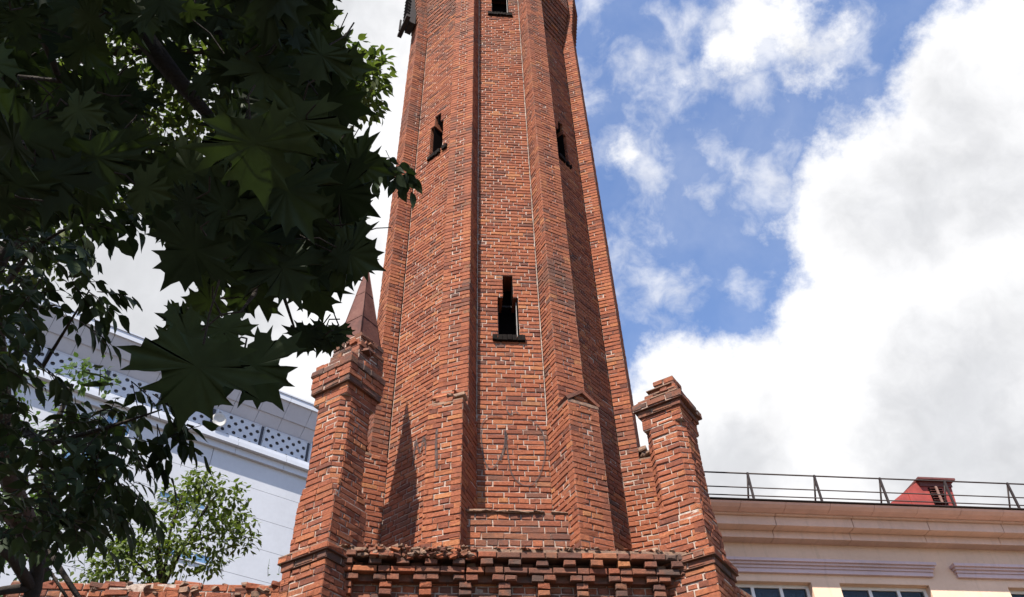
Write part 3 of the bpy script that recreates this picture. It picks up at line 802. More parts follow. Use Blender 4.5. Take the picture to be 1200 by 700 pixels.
for a in xp:
    x1_ = a+2.36
    if a+2.62 < -16: continue
    perforated(pf, a, x1_, -.02, 24.50, 25.80, 5, 8, .105)
    pf.box((a, -.018, 24.49), (x1_, .0, 24.53)); pf.box((a, -.03, 25.80), (x1_, .02, 25.86))
    pf.add([(a-.02, -.03, 24.5), (a-.16, .26, 24.5), (a-.16, .26, 25.86), (a-.02, -.03, 25.86)], [(0, 1, 2, 3)], 0)
    pf.box((a-.03, -.05, 24.5), (a+.03, .02, 25.86)); pf.box((x1_-.03, -.05, 24.5), (x1_+.0, .02, 25.86))
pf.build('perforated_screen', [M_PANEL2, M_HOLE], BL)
def onL(px, py, out=0.0):
    d = ray(px, py); q = baseL + nL*out; s = (q@nL)/(d[:2]@nL); P = CAM + d*s
    return float((P[:2]-baseL)@tL), float(P[2])
for (pa, pb) in (((126, 487), (150, 510)), ((186, 578), (240, 596)), ((186, 640), (245, 660)), ((80, 520), (120, 560))):
    xa, za = onL(*pa); xb, zb = onL(*pb)
    wn = MB(); wn.box((xa, -.03, min(za, zb)-.1), (xb, -.005, max(za, zb)+.1)); 
    wo = wn.build('window', M_GLASSB, BL)
    fr = MB(); z0_, z1_ = min(za, zb)-.1, max(za, zb)+.1
    for q in np.linspace(xa, xb, 4): fr.box((q-.03, -.06, z0_), (q+.03, -.031, z1_))
    fr.box((xa-.03, -.061, z0_-.06), (xb+.03, -.0, z0_)); fr.box((xa-.03, -.061, z1_), (xb+.03, -.0, z1_+.06))
    fr.build('frame', M_PANEL2, wo)
# white dish on the ledge
xd, zd = onL(257, 492, .45)
DI = empty('satellite_dish', tuple(np.array([baseL[0], baseL[1], 0]) + np.array([*(tL*xd+nL*.45), zd])), math.atan2(tL[1], tL[0]), 'off white round satellite dish on the ledge of the pale building', 'dish')
dm = MB(); n = 28; vs = [(0, .10, 0)]; fs = []
for r_ in range(1, 5):
    for k in range(n): q = 2*math.pi*k/n; rr = .36*r_/4; vs.append((rr*math.cos(q), .10-(r_/4)**2*.10, rr*math.sin(q)*1.12))
for k in range(n): fs.append((0, 1+(k+1) % n, 1+k))
for r_ in range(3):
    for k in range(n): fs.append((1+r_*n+k, 1+r_*n+(k+1) % n, 1+(r_+1)*n+(k+1) % n, 1+(r_+1)*n+k))
dm.add(vs, fs, 0, True)
dd = dm.build('reflector', plain('dish_paint', (.42,.41,.38), .5, 0, .05), DI)
md_ = dd.modifiers.new('thick', 'SOLIDIFY'); md_.thickness = .03
ar = MB(); 
ar.tube([(0, .12, 0), (0, .3, -.4), (0, .3, -.75)], .03, 6); ar.build('feed_arm', M_JOINT, DI)

# ------------------------------------------------------------------ cream building on the right
yr = R(82); nR_ = np.array([math.cos(yr), -math.sin(yr)]); tR = np.array([math.sin(yr), math.cos(yr)])
dq = ray(1000, 680); baseR = (dq/dq[1]*17)[:2]
CB = empty('cream_building', (baseR[0], baseR[1], 0), math.atan2(tR[1], tR[0]), 'cream and pink stucco building with moulded cornice and white framed windows', 'building')
def stucco(name, col, var=.06):
    m_, N, L, B = new_mat(name)
    n1 = noise_n(N, L, .8, 7, .65); n2 = noise_n(N, L, 12, 5, .7)
    c = mixrgb(N, L, 1., col, maprange(N, L, n1.outputs[0], .3, .7, 1-var*1.6, 1+var), 'MULTIPLY')
    c = mixrgb(N, L, 1., c, maprange(N, L, n2.outputs[0], .3, .7, .96, 1.03), 'MULTIPLY')
    tc = N.new('ShaderNodeTexCoord'); mp = N.new('ShaderNodeMapping'); mp.inputs['Scale'].default_value = (7, 1, .5); L.new(tc.outputs['Object'], mp.inputs[0])
    n3 = noise_n(N, L, 1.0, 6, .65, vec=mp.outputs[0]); c = mixrgb(N, L, maprange(N, L, n3.outputs[0], .50, .72, 0, .30, True), c, tuple(x*.55 for x in col))
    L.new(c, B.inputs['Base Color']); B.inputs['Roughness'].default_value = .85; bump(N, L, B, n2.outputs[0], .25, .01)
    return m_
M_CREAM = stucco('cream_stucco', (.64,.435,.31)); M_PINK = stucco('pinkish_plaster', (.64,.435,.34), .09); M_MOULD = stucco('lilac_grey_moulding', (.51,.38,.38), .08)
M_GUT = plain('gutter_sheet', (.58,.37,.31), .6, 0, .1, 3); M_ROOF = plain('red_roof_sheet', (.20,.036,.029), .65, 0, .35, 3, .3)
M_ROOFD = plain('dark_red_metal', (.10,.035,.03), .6, 0, .25, 6); M_RAIL = plain('dark_rail', (.03,.022,.02), .6, .3, .3, 8)
M_PVC = plain('white_frame', (.60,.57,.54), .4, 0, .04); M_GLASS = glass_mat('window_glass', (.05,.07,.09), .06)
M_CURT = plain('net_curtain', (.40,.42,.44), .9, 0, .2, 6)
RX0, RX1 = -5.5, 22.0
WN = [(-2.93, -.97), (-.34, 1.68), (3.50, 5.55), (6.1, 8.1), (10.0, 12.0), (12.7, 14.7)]
WZT, WZB = 8.80, 6.6
w = MB()
# wall with real window openings
xs_ = [RX0] + [q for p in WN for q in p] + [RX1]
for i in range(0, len(xs_), 2): w.box((xs_[i], 0, 0), (xs_[i+1], .4, 10.2))
for (a, b) in WN: w.box((a, 0, WZT), (b, .4, 10.2)); w.box((a, 0, 0), (b, .4, WZB))
w.box((RX0, .41, 0), (RX1, 9, 9.6))
w.build('wall', M_CREAM, CB)
w = MB(); zE = 9.93
# crown: frieze band, moulding, corona panels, gutter
joints = np.arange(RX0+.35, RX1, 1.75)
segs = list(zip(joints, joints[1:]))
for (a, b) in segs:
    w.box((a+.006, -.26, 9.66), (b-.006, .0, 9.82))
    w.box((a+.008, -.52, 9.823), (b-.008, 0, 10.02)); w.box((a+.008, -.60, 10.022), (b-.008, 0, 10.06))
w.build('cornice', [M_PINK], CB)
gt = MB(); n = 8
for a in np.arange(RX0, RX1, 1.0):
    prof = [(-.55, 10.065), (-.66, 10.05), (-.80, 10.07), (-.89, 10.115), (-.92, 10.155), (-.55, 10.17)]
    vs = [(a+.004, p, q) for p, q in prof]+[(a+.996, p, q) for p, q in prof]; m6 = len(prof)
    gt.add(vs, [(k, (k+1) % m6, m6+(k+1) % m6, m6+k) for k in range(m6)]+[tuple(range(m6-1, -1, -1)), tuple(range(m6, 2*m6))], 0)
    if 0: gt.box((a+.45, -.925, 10.045), (a+.462, -.6, 10.14), 1)
gt.box((RX0, -.97, 10.172), (RX1, -.8, 10.185), 1); gt.build('gutter', [M_GUT, M_RAIL], CB)
rf = MB()
rf.add([(RX0, -.88, 10.12), (RX1, -.88, 10.12), (RX1, 6.0, 12.2), (RX0, 6.0, 12.2)], [(0, 1, 2, 3)], 0)
for a in np.arange(RX0, RX1, .55):                                  # standing seams
    d = np.array([0, 6.88, 2.08]); d /= np.linalg.norm(d)
    rf.obox(np.array([a, 2.56, 11.16+.02]), np.array([1., 0, 0]), d, np.cross(np.array([1., 0, 0]), d), .012, 3.55, .02, 0)
rf.box((RX0, 6.0, 9), (RX1, 9, 12.2), 0)
rf.build('roof', M_ROOF, CB)
hd_ = MB()
for (a, b) in ((-6, 1.85), (2.38, 8.7), (9.4, 15.2)):
    a = max(a, RX0)
    hd_.box((a+.02, -.07, 8.97), (b-.02, 0, 9.06)); hd_.box((a, -.10, 9.062), (b, 0, 9.12)); hd_.box((a-.03, -.15, 9.122), (b+.03, 0, 9.17)); hd_.box((a-.06, -.20, 9.172), (b+.06, 0, 9.235))
hd_.build('window_hood', M_MOULD, CB)
for (a, b) in WN:
    fr = MB(); y0_, y1_ = .16, .22
    fr.box((a, y0_, WZT-.07), (b, y1_, WZT)); fr.box((a, y0_, WZB), (b, y1_, WZB+.07))
    for q in (a+.035, a+(b-a)*.36, a+(b-a)*.68, b-.035): fr.box((q-.035, y0_-.002, WZB+.071), (q+.035, y1_+.002, WZT-.071))
    wo = fr.build('window', M_PVC, CB)
    gl = MB(); gl.box((a+.07, .195, WZB+.07), (b-.07, .203, WZT-.07)); gl.build('pane', M_GLASS, wo)
    if a < 5:
        cu_ = MB(); xx = np.linspace(a+.1, b-.1, 60); vs = []
        for k, q in enumerate(xx): yy = .30+.03*math.sin(k*1.9); vs += [(q, yy, WZB+.1), (q, yy, WZT-.12)]
        cu_.add(vs, [(2*k, 2*k+2, 2*k+3, 2*k+1) for k in range(59)], 0, True); cu_.build('curtain', M_CURT, wo)
# glass must let the curtain show
def make_glass():
    N = M_GLASS.node_tree.nodes; L = M_GLASS.node_tree.links; B = N['Principled BSDF']; out = N['Material Output']
    tr = N.new('ShaderNodeBsdfTransparent'); tr.inputs[0].default_value = (.55, .6, .62, 1); mx = N.new('ShaderNodeMixShader'); mx.inputs[0].default_value = .28
    L.new(tr.outputs[0], mx.inputs[1]); L.new(B.outputs[0], mx.inputs[2]); L.new(mx.outputs[0], out.inputs['Surface'])
make_glass()
def onR(px, py, out=0.0):
    d = ray(px, py); q = baseR + nR_*out; s = (q@nR_)/(d[:2]@nR_); P = CAM + d*s
    return float((P[:2]-baseR)@tR), float(P[2])
# roof railing
ry = -.42
RG = MB(); zr = 10.27
for dz, r_ in ((.86, .018), (.50, .014), (.30, .014), (.16, .014)): RG.tube([(RX0, ry, zr+dz), (RX1, ry, zr+dz)], r_, 6)
rail_top = RG
px_posts = [onR(x, 575, .42)[0] for x in (881, 958, 1036)]; step = (px_posts[2]-px_posts[0])/2
q = px_posts[0]-3*step
rl = empty('roof_railing', tuple(np.array([baseR[0], baseR[1], 0])+np.array([0, 0, 10.2])), math.atan2(tR[1], tR[0]), 'thin dark metal railing along the eave of the cream building', 'railing')
RG2 = MB(); RG2.v = [(a, b, c-10.2) for a, b, c in RG.v]; RG2.f = RG.f; RG2.mi = RG.mi; RG2.smooth = RG.smooth
RG2.build('rail', M_RAIL, rl)
while q < RX1:
    ps = MB(); ps.obox(np.array([q, ry, zr+.40-10.2]), np.array([1., 0, 0]), np.array([0, 1., 0]), np.array([0, 0, 1.]), .022, .022, .48)
    ps.tube([(q, ry, zr+.86-10.2), (q, ry+.42, zr+.10-10.2)], .022, 6); ps.box((q-.03, ry-.04, zr-.12-10.2), (q+.2, ry+.46, zr-.02-10.2)); ps.build('post', M_RAIL, rl)
    q += step
# red metal dormer
DM = empty('roof_dormer', tuple(np.array([baseR[0], baseR[1], 0])+np.array([*(tR*1.6-nR_*.35), 10.3])), math.atan2(tR[1], tR[0]), 'red metal roof dormer with louvred window behind the railing', 'dormer')
DMi = (1.6, .35, 10.3)
def dl(px, py): x, z = onR(px, py, -.35); return x-DMi[0], z-DMi[2]
pA, pB, pC, pD = dl(1010, 602), dl(1074, 565), dl(1113, 565.5), dl(1123, 602)
body = MB(); dep = 1.7
fr_ = [(pA[0], 0, pA[1]-.25), (pD[0], 0, pD[1]-.25), (pC[0], 0, pC[1]), (pB[0], 0, pB[1])]
bk = [(x, dep, z) for x, _, z in fr_]
body.add(fr_+bk, [(0, 1, 2, 3), (7, 6, 5, 4), (0, 4, 5, 1), (1, 5, 6, 2), (2, 6, 7, 3), (3, 7, 4, 0)], 0)
body.build('body', M_ROOF, DM)
for q in (.2, .5, .8):
    xa = pB[0]+(pA[0]-pB[0])*q; zt_q = pB[1]+(pA[1]-.25-pB[1])*q
    body2 = MB(); body2.obox(np.array([xa, -.012, (zt_q+pA[1]-.25)/2]), np.array([1., 0, 0]), np.array([0, 1., 0]), np.array([0, 0, 1.]), .012, .012, abs(zt_q-pA[1]+.25)/2, 0); body2.build('seam', M_ROOF, DM)
rc = MB(); rc.box((pB[0]-.03, -.16, pB[1]+.001), (pC[0]+.05, dep+.05, pB[1]+.05)); rc.box((pB[0]+.04, -.03, pB[1]-.12), (pC[0]-.0, -.004, pB[1]-.002)); rc.build('roof_cap', M_ROOFD, DM)
wA, wB = dl(1087, 572), dl(1111, 592)
lv = MB(); lv.box((wA[0], -.03, wB[1]), (wB[0], -.006, wA[1]), 0)
k = 7
for i in range(k):
    z = wB[1]+(wA[1]-wB[1])*(i+.5)/k
    lv.obox(np.array([(wA[0]+wB[0])/2, -.05, z]), np.array([1., 0, 0]), np.array([0, .8, .6]), np.array([0, -.6, .8]), (wB[0]-wA[0])/2-.02, .03, .006, 1)
lv.box(((wA[0]+wB[0])/2-.035, -.10, wB[1]), ((wA[0]+wB[0])/2+.015, -.07, wA[1]), 2)
lv.build('louvre', [M_BLACK, M_ROOFD, plain('weathered_wood', (.17,.10,.08), .8, 0, .3, 20)], DM)

# ------------------------------------------------------------------ trees
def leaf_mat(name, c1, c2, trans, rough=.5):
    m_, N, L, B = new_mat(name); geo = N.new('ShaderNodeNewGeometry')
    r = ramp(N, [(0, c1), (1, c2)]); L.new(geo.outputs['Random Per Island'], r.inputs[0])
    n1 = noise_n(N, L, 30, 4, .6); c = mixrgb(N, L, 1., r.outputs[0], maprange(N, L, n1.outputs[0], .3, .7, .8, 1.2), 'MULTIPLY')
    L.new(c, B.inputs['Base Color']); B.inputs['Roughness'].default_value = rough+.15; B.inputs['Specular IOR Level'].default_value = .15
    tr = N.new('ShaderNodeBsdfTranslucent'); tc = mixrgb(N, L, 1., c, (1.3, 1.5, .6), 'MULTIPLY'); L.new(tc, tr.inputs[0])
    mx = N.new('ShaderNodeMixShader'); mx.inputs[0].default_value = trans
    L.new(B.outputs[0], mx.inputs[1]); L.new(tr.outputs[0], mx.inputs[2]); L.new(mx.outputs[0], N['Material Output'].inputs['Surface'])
    return m_
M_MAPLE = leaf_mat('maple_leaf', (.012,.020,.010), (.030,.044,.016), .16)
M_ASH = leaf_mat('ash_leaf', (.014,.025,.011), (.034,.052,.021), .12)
M_SUNLEAF = leaf_mat('light_leaf', (.050,.074,.020), (.105,.130,.038), .34)
M_MIDLEAF = leaf_mat('mid_leaf', (.035,.062,.022), (.075,.115,.04), .28)
M_DIMLEAF = leaf_mat('dim_leaf', (.026,.042,.014), (.080,.098,.030), .36)
M_BARK = plain('dark_bark', (.026,.020,.016), .95, 0, .4, 18, .8)
_half = [(.10,-.03),(.20,-.06),(.27,-.10),(.38,-.22),(.37,-.09),(.46,-.06),(.62,-.10),(.50,.03),(.45,.09),(.46,.14),(.54,.17),(.62,.10),(.66,.20),(.74,.23),(.94,.25),(.76,.32),(.68,.37),(.70,.44),(.82,.57),(.64,.50),(.54,.48),(.44,.47),(.38,.46),(.35,.52),(.36,.58),(.42,.62),(.54,.72),(.38,.72),(.31,.75),(.30,.81),(.34,.95),(.21,.86),(.13,.87),(.07,.98)]
MAPLE = [(0, .02)] + _half + [(0, 1.20)] + [(-x, y) for x, y in reversed(_half)]
LEAFLET = [(0, 0), (.12, .08), (.23, .22), (.27, .40), (.22, .60), (.13, .76), (.05, .90), (0, 1.05), (-.05, .90), (-.13, .76), (-.22, .60), (-.27, .40), (-.23, .22), (-.12, .08)]
def frame_from(tip, nrm):
    tip = np.array(tip, float); tip /= np.linalg.norm(tip); nrm = np.array(nrm, float); nrm = nrm - tip*(nrm@tip)
    if np.linalg.norm(nrm) < 1e-3: nrm = np.cross(tip, [.3, .5, .8])
    nrm /= np.linalg.norm(nrm); return np.cross(tip, nrm), tip, nrm
def leaf(mb, base, tip, nrm, size, outline=MAPLE, curl=.25, ctr=.30, fold=.12, asym=.06, mi=0):
    X, Y, Z = frame_from(tip, nrm); droop = random.uniform(.3, 1.)*curl; f = random.uniform(.4, 1.4)*fold; ws = random.uniform(.88, 1.12)
    ph = random.uniform(0, 6.28); vs = []
    def P(x, y):
        x *= ws; z = -droop*(y*y)*.6 - droop*x*x*1.3 - .25*droop*max(0, y-.6) + f*abs(x) + .028*math.sin(7*x+ph)+.03*math.sin(6*y+ph*1.7)
        return base + (X*x + Y*y + Z*z)*size
    vs.append(P(0, ctr))
    for (x, y) in outline: vs.append(P(x+rj(asym)*abs(x), y+rj(asym*.5)))
    n = len(outline)
    mb.add(vs, [(0, 1+k, 1+(k+1) % n) for k in range(n)], mi, True)
def rdir(): 
    v = np.array([random.gauss(0, 1) for _ in range(3)]); return v/np.linalg.norm(v)

# --- maple -------------------------------------------------------------
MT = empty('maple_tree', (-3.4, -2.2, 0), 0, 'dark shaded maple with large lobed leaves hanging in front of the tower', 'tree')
moff = np.array([-3.4, -2.2, 0])
mc = MB(); petiole = MB()
def inside(px, py, poly_):
    c = False; j = len(poly_)-1
    for i in range(len(poly_)):
        xi, yi = poly_[i]; xj, yj = poly_[j]
        if (yi > py) != (yj > py) and px < (xj-xi)*(py-yi)/(yj-yi)+xi: c = not c
        j = i
    return c
def hero(px, py, wpx, ang, dist, tilt=.35, face=1):
    """one big leaf: centre pixel, apparent width, direction of its tip in the picture (0 = down, + = towards the right)"""
    size = wpx/1.72/F_PX*dist
    a = R(ang); tip = (-UP*math.cos(a)+RT*math.sin(a)); vd = ray(px, py)
    tip = tip + vd*random.uniform(-tilt, tilt); tip /= np.linalg.norm(tip)
    nrm = -vd*face + rdir()*tilt*.8
    base = at(px, py, dist) - tip*size*.42 - moff
    leaf(mc, base, tip, nrm, size)
    e = base - tip*size*random.uniform(.45, .8) + rdir()*.03
    mc.tube([base, (base+e)/2+rdir()*.01, e], [.0016, .0014, .0014], 5, 1, caps=False)
HEROES = [(228, 440, 142, -16, 1.15), (302, 436, 118, 32, 1.2), (262, 392, 80, 5, 1.3), (215, 400, 90, -60, 1.25), (222, 300, 118, -40, 1.3), (262, 250, 125, -10, 1.35), (300, 290, 120, 15, 1.4),
 (290, 345, 90, -50, 1.5), (335, 320, 105, 25, 1.4), (370, 345, 80, 10, 1.5), (415, 300, 92, 65, 1.4), (378, 395, 55, -20, 1.6), (398, 392, 40, 5, 1.6), (405, 230, 105, 55, 1.45), (425, 195, 80, 75, 1.6), (395, 120, 105, 70, 1.4),
 (400, 75, 90, 85, 1.5), (375, 50, 90, 60, 1.5), (325, 5, 110, 80, 1.3), (180, 210, 110, 5, 1.5), (60, 215, 105, -10, 1.4), (115, 190, 100, 20, 1.45), (20, 225, 95, -25, 1.4), (85, 160, 95, 35, 1.5), (150, 175, 85, 10, 1.5), (20, 170, 130, -30, 1.4),
 (300, 180, 150, 10, 1.25), (340, 230, 130, 30, 1.35), (350, 150, 130, -10, 1.3), (310, 90, 100, 0, 1.4), (262, 215, 90, -25, 1.6), (370, 270, 110, 20, 1.45), (330, 130, 140, 30, 1.5), (200, 255, 70, -30, 1.7),
 (358, 398, 52, -25, 1.6), (384, 402, 40, 12, 1.6), (240, 355, 70, -75, 1.5), (210, 375, 50, -60, 1.4)]
for h in HEROES: hero(*h)
HEROES += [(410, 52, 70, 82, 1.5), (400, 128, 80, 80, 1.45), (425, 295, 75, 82, 1.4), (425, 245, 70, 60, 1.5), (350, 5, 80, 85, 1.35), (345, 425, 60, 30, 1.3), (200, 415, 80, -70, 1.2), (185, 320, 75, -60, 1.4), (170, 285, 60, -70, 1.5)]
MASS = [(-40, -60), (300, -60), (400, -20), (335, 20), (385, 60), (402, 120), (400, 190), (415, 250), (420, 300), (370, 330), (345, 300), (300, 300), (285, 325), (250, 330), (230, 300), (185, 265), (165, 195), (120, 215), (70, 245), (-40, 250)]
cnt = 0
while cnt < 270:
    x, y = random.uniform(-60, 430), random.uniform(-70, 350)
    if not inside(x, y, MASS): continue
    if 150 < x < 265 and 30 < y < 200 and random.random() < .93: continue
    if 40 < x < 150 and 10 < y < 110 and random.random() < .85: continue
    hero(x, y, random.uniform(48, 92), random.uniform(-80, 80), random.uniform(1.3, 2.4), .6); cnt += 1
# the crown above and behind the viewer, which shades these leaves
cnt = 0
while cnt < 4600:
    p = np.array([random.uniform(-6.5, 2.2), random.uniform(-6.0, .6), random.uniform(2.6, 9.0)])
    c_ = np.array([-2.6, -2.2, 6.0]); q = (p-c_)/np.array([4.3, 3.9, 3.4])
    if q@q > 1: continue
    d = p-CAM; zc_ = d@FW
    if zc_ > 0:
        sx, sy = 600+F_PX*(d@RT)/zc_, 350-F_PX*(d@UP)/zc_
        if sx > 395 and sx < 1320 and sy > -190 and sy < 800: continue
        if -150 < sx <= 395 and -90 < sy < 760: continue
    if d@d < .8: continue
    t = np.array([rj(.7), rj(.7), -1.]); leaf(mc, p-moff, t, np.array([rj(.8), rj(.8), 1.]), random.uniform(.11, .17)); cnt += 1
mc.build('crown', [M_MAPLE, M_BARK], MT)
tk = MB()
tk.tube([(0, 0, 0), (.05, .03, 1), (.0, .1, 2.2), (.12, .05, 3.4), (.3, .1, 5), (.4, .2, 7.5)], [.24, .19, .17, .15, .11, .05], 14)
tk.build('trunk', M_BARK, MT)
br = MB()
def bpath(pts, r0, r1): 
    pts = [p-moff for p in pts]; br.tube(pts, list(np.linspace(r0, r1, len(pts))), 8)
S0 = moff+np.array([.1, .05, 3.3])
bpath([S0, np.array([-2.6, -1.2, 3.9]), np.array([-1.9, -.2, 3.9]), at(60, -150, 2.0), at(150, 20, 1.9), at(205, 90, 1.85), at(250, 142, 1.8), at(262, 160, 1.8)], .05, .004)
bpath([np.array([-1.9, -.2, 3.9]), at(120, -120, 2.1), at(230, 10, 2.0), at(275, 55, 1.9), at(330, 110, 1.8), at(330, 250, 1.6), at(312, 285, 1.5), at(296, 300, 1.5)], .03, .003)
bpath([at(275, 55, 1.9), at(312, 180, 1.6), at(310, 290, 1.45), at(298, 345, 1.4), at(262, 392, 1.3)], .009, .002)
bpath([at(312, 290, 1.45), at(330, 340, 1.5), at(345, 385, 1.5)], .005, .002)
bpath([at(60, -150, 2.0), at(50, 40, 2.0), at(70, 95, 2.0), at(10, 88, 2.1)], .014, .003)
bpath([S0, np.array([-3.3, -.4, 4.3]), np.array([-2.9, .6, 5.0])], .06, .02)
br.build('branch', M_BARK, MT)

# --- compound-leaved tree (ash) -------------------------------------------
def twig(mb, stem, p0, d, n=5, size=.075, spacing=.05, mi=0, sag=.4):
    """a leaf stalk with paired leaflets"""
    p = np.array(p0, float); d = np.array(d, float); d /= np.linalg.norm(d); pts = [p.copy()]
    side = np.cross(d, [0, 0, 1.]); side = side/np.linalg.norm(side) if np.linalg.norm(side) > .05 else np.array([1., 0, 0])
    for k in range(n//2+1):
        p = p + d*spacing; d = d + np.array([0, 0, -sag*.25]); d /= np.linalg.norm(d); pts.append(p.copy())
        nr = np.cross(side, d)*1.0 + rdir()*.35
        if k < n//2:
            for s in (-1, 1):
                leaf(mb, p, d*.75+side*s*1.0+np.array([0, 0, -.35])+rdir()*.2, nr, size*random.uniform(.8, 1.15), LEAFLET, .3, .4, .25, .02, mi)
        else: leaf(mb, p, d+np.array([0, 0, -.3])+rdir()*.15, nr, size*random.uniform(.95, 1.25), LEAFLET, .3, .4, .25, .02, mi)
    if stem: stem.tube(pts, [.0018]*(len(pts)-1)+[.001], 4, 1, caps=False)
pb = at(40, 700, 5.6); aoff = np.array([pb[0]-.25, pb[1]-.2, 0])
AT = empty('ash_tree', tuple(aoff), 0, 'dark ash tree with small pointed leaflets and bare forked trunk beside the wall', 'tree')
ac = MB(); as_ = ac
ASHP = [(-60, 225), (60, 235), (105, 265), (100, 300), (85, 330), (100, 355), (40, 362), (28, 420), (60, 440), (60, 475), (110, 440), (150, 480), (200, 510), (205, 550), (150, 572), (160, 595), (110, 618), (60, 635), (-60, 640)]
c = 0
while c < 430:
    x, y = random.uniform(-70, 215), random.uniform(225, 640)
    if not inside(x, y, ASHP): continue
    if (340 < y < 480 and x > 35 or x > 150) and random.random() < .82: continue
    dist = random.uniform(2.3, 3.6)
    dd_ = np.array([rj(1)+.35, rj(1), -.3+rj(.6)])
    twig(ac, as_, at(x, y, dist)-aoff, dd_, random.choice((3, 5, 5, 7)), random.uniform(.036, .060), random.uniform(.026, .038)); c += 1
for (x, y, dist) in ((100, 385, 2.4), (120, 350, 2.6), (95, 345, 2.6), (185, 470, 2.4), (160, 455, 2.5), (190, 505, 2.5), (205, 520, 2.5), (175, 540, 2.5), (100, 270, 2.6), (112, 255, 2.7), (95, 245, 2.6), (150, 245, 2.8), (140, 250, 2.8), (115, 220, 2.8),
                     (60, 440, 2.5), (200, 490, 2.5), (150, 520, 2.5), (165, 590, 2.6), (110, 350, 2.7), (125, 600, 2.6)):
    for _ in range(2): twig(ac, as_, at(x-6, y-8, dist)-aoff, RT*random.uniform(.2, 1)-UP*random.uniform(.1, .8)+rdir()*.3, 5, .062, .035)
# sprig reaching in front of the tower
for (x, y) in ((430, 178), (440, 190), (452, 182), (460, 192), (424, 190), (470, 200), (446, 200)):
    twig(ac, as_, at(x, y-6, 4.0)-aoff, RT*.5-UP*.7+rdir()*.4, 5, .085, .045)
ac.build('crown', [M_ASH, M_BARK], AT)
bl = MB()
def ap(pts, r0, r1): bl.tube([np.array(p)-aoff for p in pts], list(np.linspace(r0, r1, len(pts))), 8)
ap([at(15, 500, 3.1), at(60, 520, 2.7), at(130, 500, 2.5), at(190, 480, 2.45)], .012, .002)
ap([at(15, 400, 3.1), at(50, 430, 2.8), at(105, 340, 2.6)], .010, .002)
ap([at(10, 330, 3.1), at(40, 290, 2.8), at(100, 255, 2.7)], .010, .002)
ap([at(330, 210, 3.9), at(390, 195, 3.9), at(425, 182, 4.0), at(462, 186, 4.0)], .006, .002)
ap([at(60, 180, 3.6), at(200, 200, 3.8), at(330, 210, 3.9)], .014, .006)
ap([at(45, 640, 5.6), at(10, 560, 4.6), at(0, 440, 3.6), at(-10, 330, 3.3), at(60, 180, 3.6)], .05, .014)
ap([at(38, 690, 5.6), at(15, 655, 5.4), at(-40, 610, 5.0)], .035, .02); ap([at(40, 688, 5.6), at(5, 692, 5.5), at(-40, 700, 5.4)], .028, .02)
ap([at(46, 630, 5.5), at(66, 660, 5.4), at(95, 705, 5.2)], .018, .014); ap([at(45, 650, 5.5), at(62, 675, 5.4), at(82, 706, 5.3)], .010, .008)
ap([at(20, 618, 5.5), at(38, 650, 5.55)], .03, .03)
ap([at(15, 500, 3.1), at(-30, 560, 3.8), at(20, 618, 5.5)], .02, .03)
bl.build('branch', M_BARK, AT)
tk = MB(); b1 = at(40, 690, 5.6)-aoff; b2 = at(46, 625, 5.5)-aoff
tk.tube([(0, 0, 0), (b1[0]*.5, b1[1]*.5, 1.5), (b1[0], b1[1], b1[2]-.4), b1, (b1+b2)/2+np.array([.01, 0, 0]), b2], [.09, .07, .05, .042, .036, .028], 12); tk.build('trunk', M_BARK, AT)

# --- sunlit trees behind the wall ------------------------------------------
def leafy_tree(name, label, foot, boughs, clumps, mat, size, per, leafr, group=None):
    off = np.array(foot, float); root = empty(name, tuple(off), 0, label, 'tree', group)
    cr_ = MB(); bb = MB()
    for (p, r_, dens) in clumps:
        for _ in range(int(per*dens)):
            v = rdir()*r_*random.random()**.45; v[2] *= .8
            q = p+v
            dr = v/ (np.linalg.norm(v)+1e-6)*.8 + np.array([rj(.6), rj(.6), -.35])
            for s in range(3):
                leaf(cr_, q+rdir()*leafr-off, dr+rdir()*.7, np.array([rj(.6), rj(.6)-.3, 1.]), size*random.uniform(.7, 1.25), LEAFLET, .4, .4, .2, .02)
    for (pts, r0, r1) in boughs: bb.tube([np.array(p)-off for p in pts], list(np.linspace(r0, r1, len(pts))), 7)
    cr_.build('crown', mat, root); bb.build('trunk', M_BARK, root); return root
def cl(lst, dist): return [(at(x, y, dist+rj(.5)), r_/F_PX*dist, dens) for (x, y, r_, dens) in lst]
D3 = 13.0
lst = [(215, 575, 22, 1), (240, 572, 22, 1), (270, 580, 18, .8), (200, 590, 24, 1), (230, 598, 26, 1), (262, 605, 24, 1), (285, 632, 16, .7), (250, 630, 26, 1), (215, 630, 26, 1), (180, 620, 28, 1.1), (150, 632, 28, 1.2), (125, 645, 26, 1.2),
       (165, 655, 30, 1.3), (200, 660, 28, 1.2), (245, 655, 22, .9), (135, 668, 28, 1.1), (110, 672, 20, .9), (232, 562, 10, .4), (278, 612, 16, .6)]
ft = at(190, 690, D3); b = at(190, 690, D3)
leafy_tree('young_tree', 'young sunlit light green tree rising just behind the low brick wall', (ft[0], ft[1], 0), [([(ft[0], ft[1], 0), b, at(185, 640, D3)], .09, .04), ([b, at(215, 640, D3), at(245, 590, D3), at(262, 572, D3)], .035, .01), ([b, at(200, 620, D3), at(215, 575, D3)], .03, .01), ([at(215, 640, D3), at(262, 620, D3), at(290, 630, D3)], .02, .008), ([b, at(150, 650, D3), at(120, 650, D3)], .03, .01)],
           cl(lst, D3), M_SUNLEAF, .095, 50, .10)
D4 = 15.0
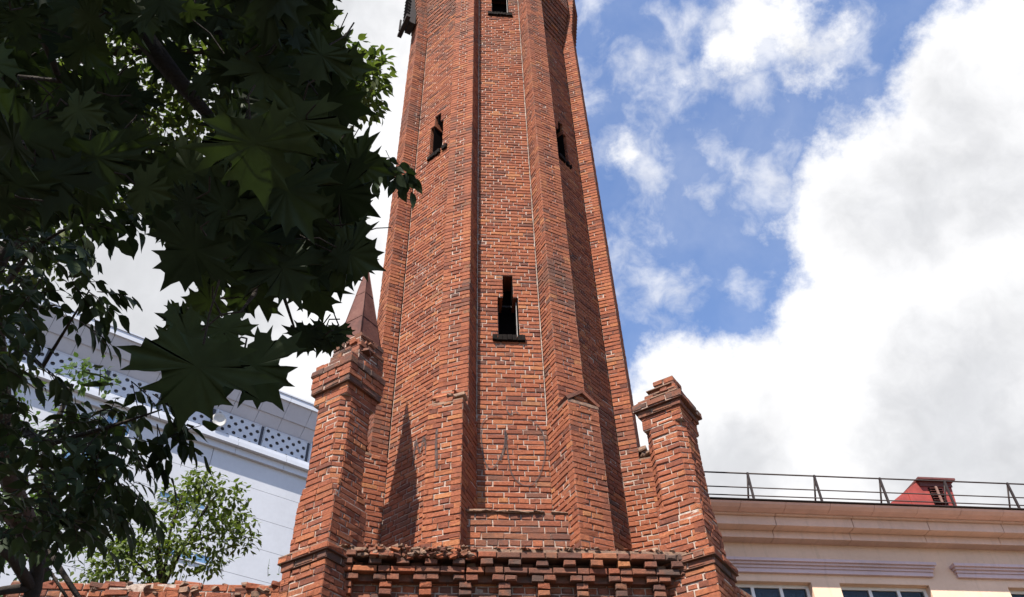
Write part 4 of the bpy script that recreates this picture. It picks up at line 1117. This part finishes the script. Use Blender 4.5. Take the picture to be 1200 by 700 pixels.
lst = [(20, 600, 34, 1), (60, 590, 34, 1), (95, 600, 24, .8), (10, 650, 30, .8), (60, 640, 24, .8), (85, 625, 20, .6), (35, 560, 34, 1), (75, 555, 30, .9), (110, 570, 20, .6), (60, 680, 20, .5), (15, 690, 26, .7), (90, 440, 16, .6), (75, 475, 18, .5), (100, 430, 12, .4), (40, 510, 30, .7), (15, 455, 26, .5), (80, 515, 28, .8), (125, 445, 10, .3), (45, 620, 30, .8)]
ft = at(50, 695, D4)
leafy_tree('broadleaf_tree', 'mid green tree seen through the dark ash leaves before the pale building', (ft[0], ft[1], 0), [([(ft[0], ft[1], 0), at(50, 695, D4), at(48, 600, D4), at(55, 520, D4), at(85, 450, D4)], .14, .03), ([at(48, 640, D4), at(80, 600, D4), at(105, 570, D4)], .03, .01)],
           cl(lst, D4), M_MIDLEAF, .12, 32, .15)
# light foliage far up, seen between the maple leaves
D5 = 7.0
lst = [(350+rj(4), 80, 34, 1), (395, 70, 24, .7), (425, 90, 20, .7), (410, 115, 24, .9), (432, 120, 12, .5), (440, 75, 8, .3), (350, 15, 40, 1), (300, 20, 40, 1), (200, 60, 50, 1.2), (240, 100, 50, 1.2), (180, 140, 44, 1.2), (215, 170, 50, 1.3), (240, 215, 34, 1.1), (190, 225, 22, .7), (120, 60, 50, 1.1), (60, 60, 60, 1.2), (20, 110, 50, 1), (150, 20, 50, 1.1), (250, 40, 50, 1.2), (90, 130, 50, 1.1), (155, 235, 8, .2), (30, 240, 50, 1.2), (50, 280, 36, .8), (10, 330, 40, .8), (0, 400, 36, .6), (15, 20, 50, 1)]
ft = np.array([-6.2, 4.2, 0])
leafy_tree('linden_tree', 'taller broadleaf tree with fine yellowish green foliage glimpsed behind the maple leaves', (ft[0], ft[1], 0), [([(ft[0], ft[1], 0), ft+np.array([.1, 0, 3]), ft+np.array([.4, .1, 6.5])], .2, .1), ([ft+np.array([.3, .1, 5]), at(100, 60, D5), at(260, 60, D5), at(420, 95, D5)], .06, .008), ([ft+np.array([.2, 0, 4]), at(0, 300, D5), at(150, 180, D5), at(230, 160, D5)], .05, .008)],
           cl(lst, D5), M_DIMLEAF, .075, 85, .10)
# thin weeds on top of the low wall
Wd = MB()
for (x, y0, y1) in ((314, 668, 655), (327, 666, 661), (260, 668, 650), (262, 662, 656), (88, 662, 640), (99, 668, 645)):
    p, q = at(x, y0+8, 9.15), at(x+rj(3), y1, 9.15); Wd.tube([p, (p+q)/2+rdir()*.01, q], [.003, .0022, .0012], 4)
    for _ in range(4): f = random.random(); b = p*(1-f)+q*f; leaf(Wd, b, rdir()+np.array([0, 0, .4]), rdir(), .03, LEAFLET, .3, .4)
o = Wd.build('weeds', M_MIDLEAF); o['kind'] = 'stuff'; o['label'] = 'thin dry weeds growing on the crumbling wall top'; o['category'] = 'weeds'
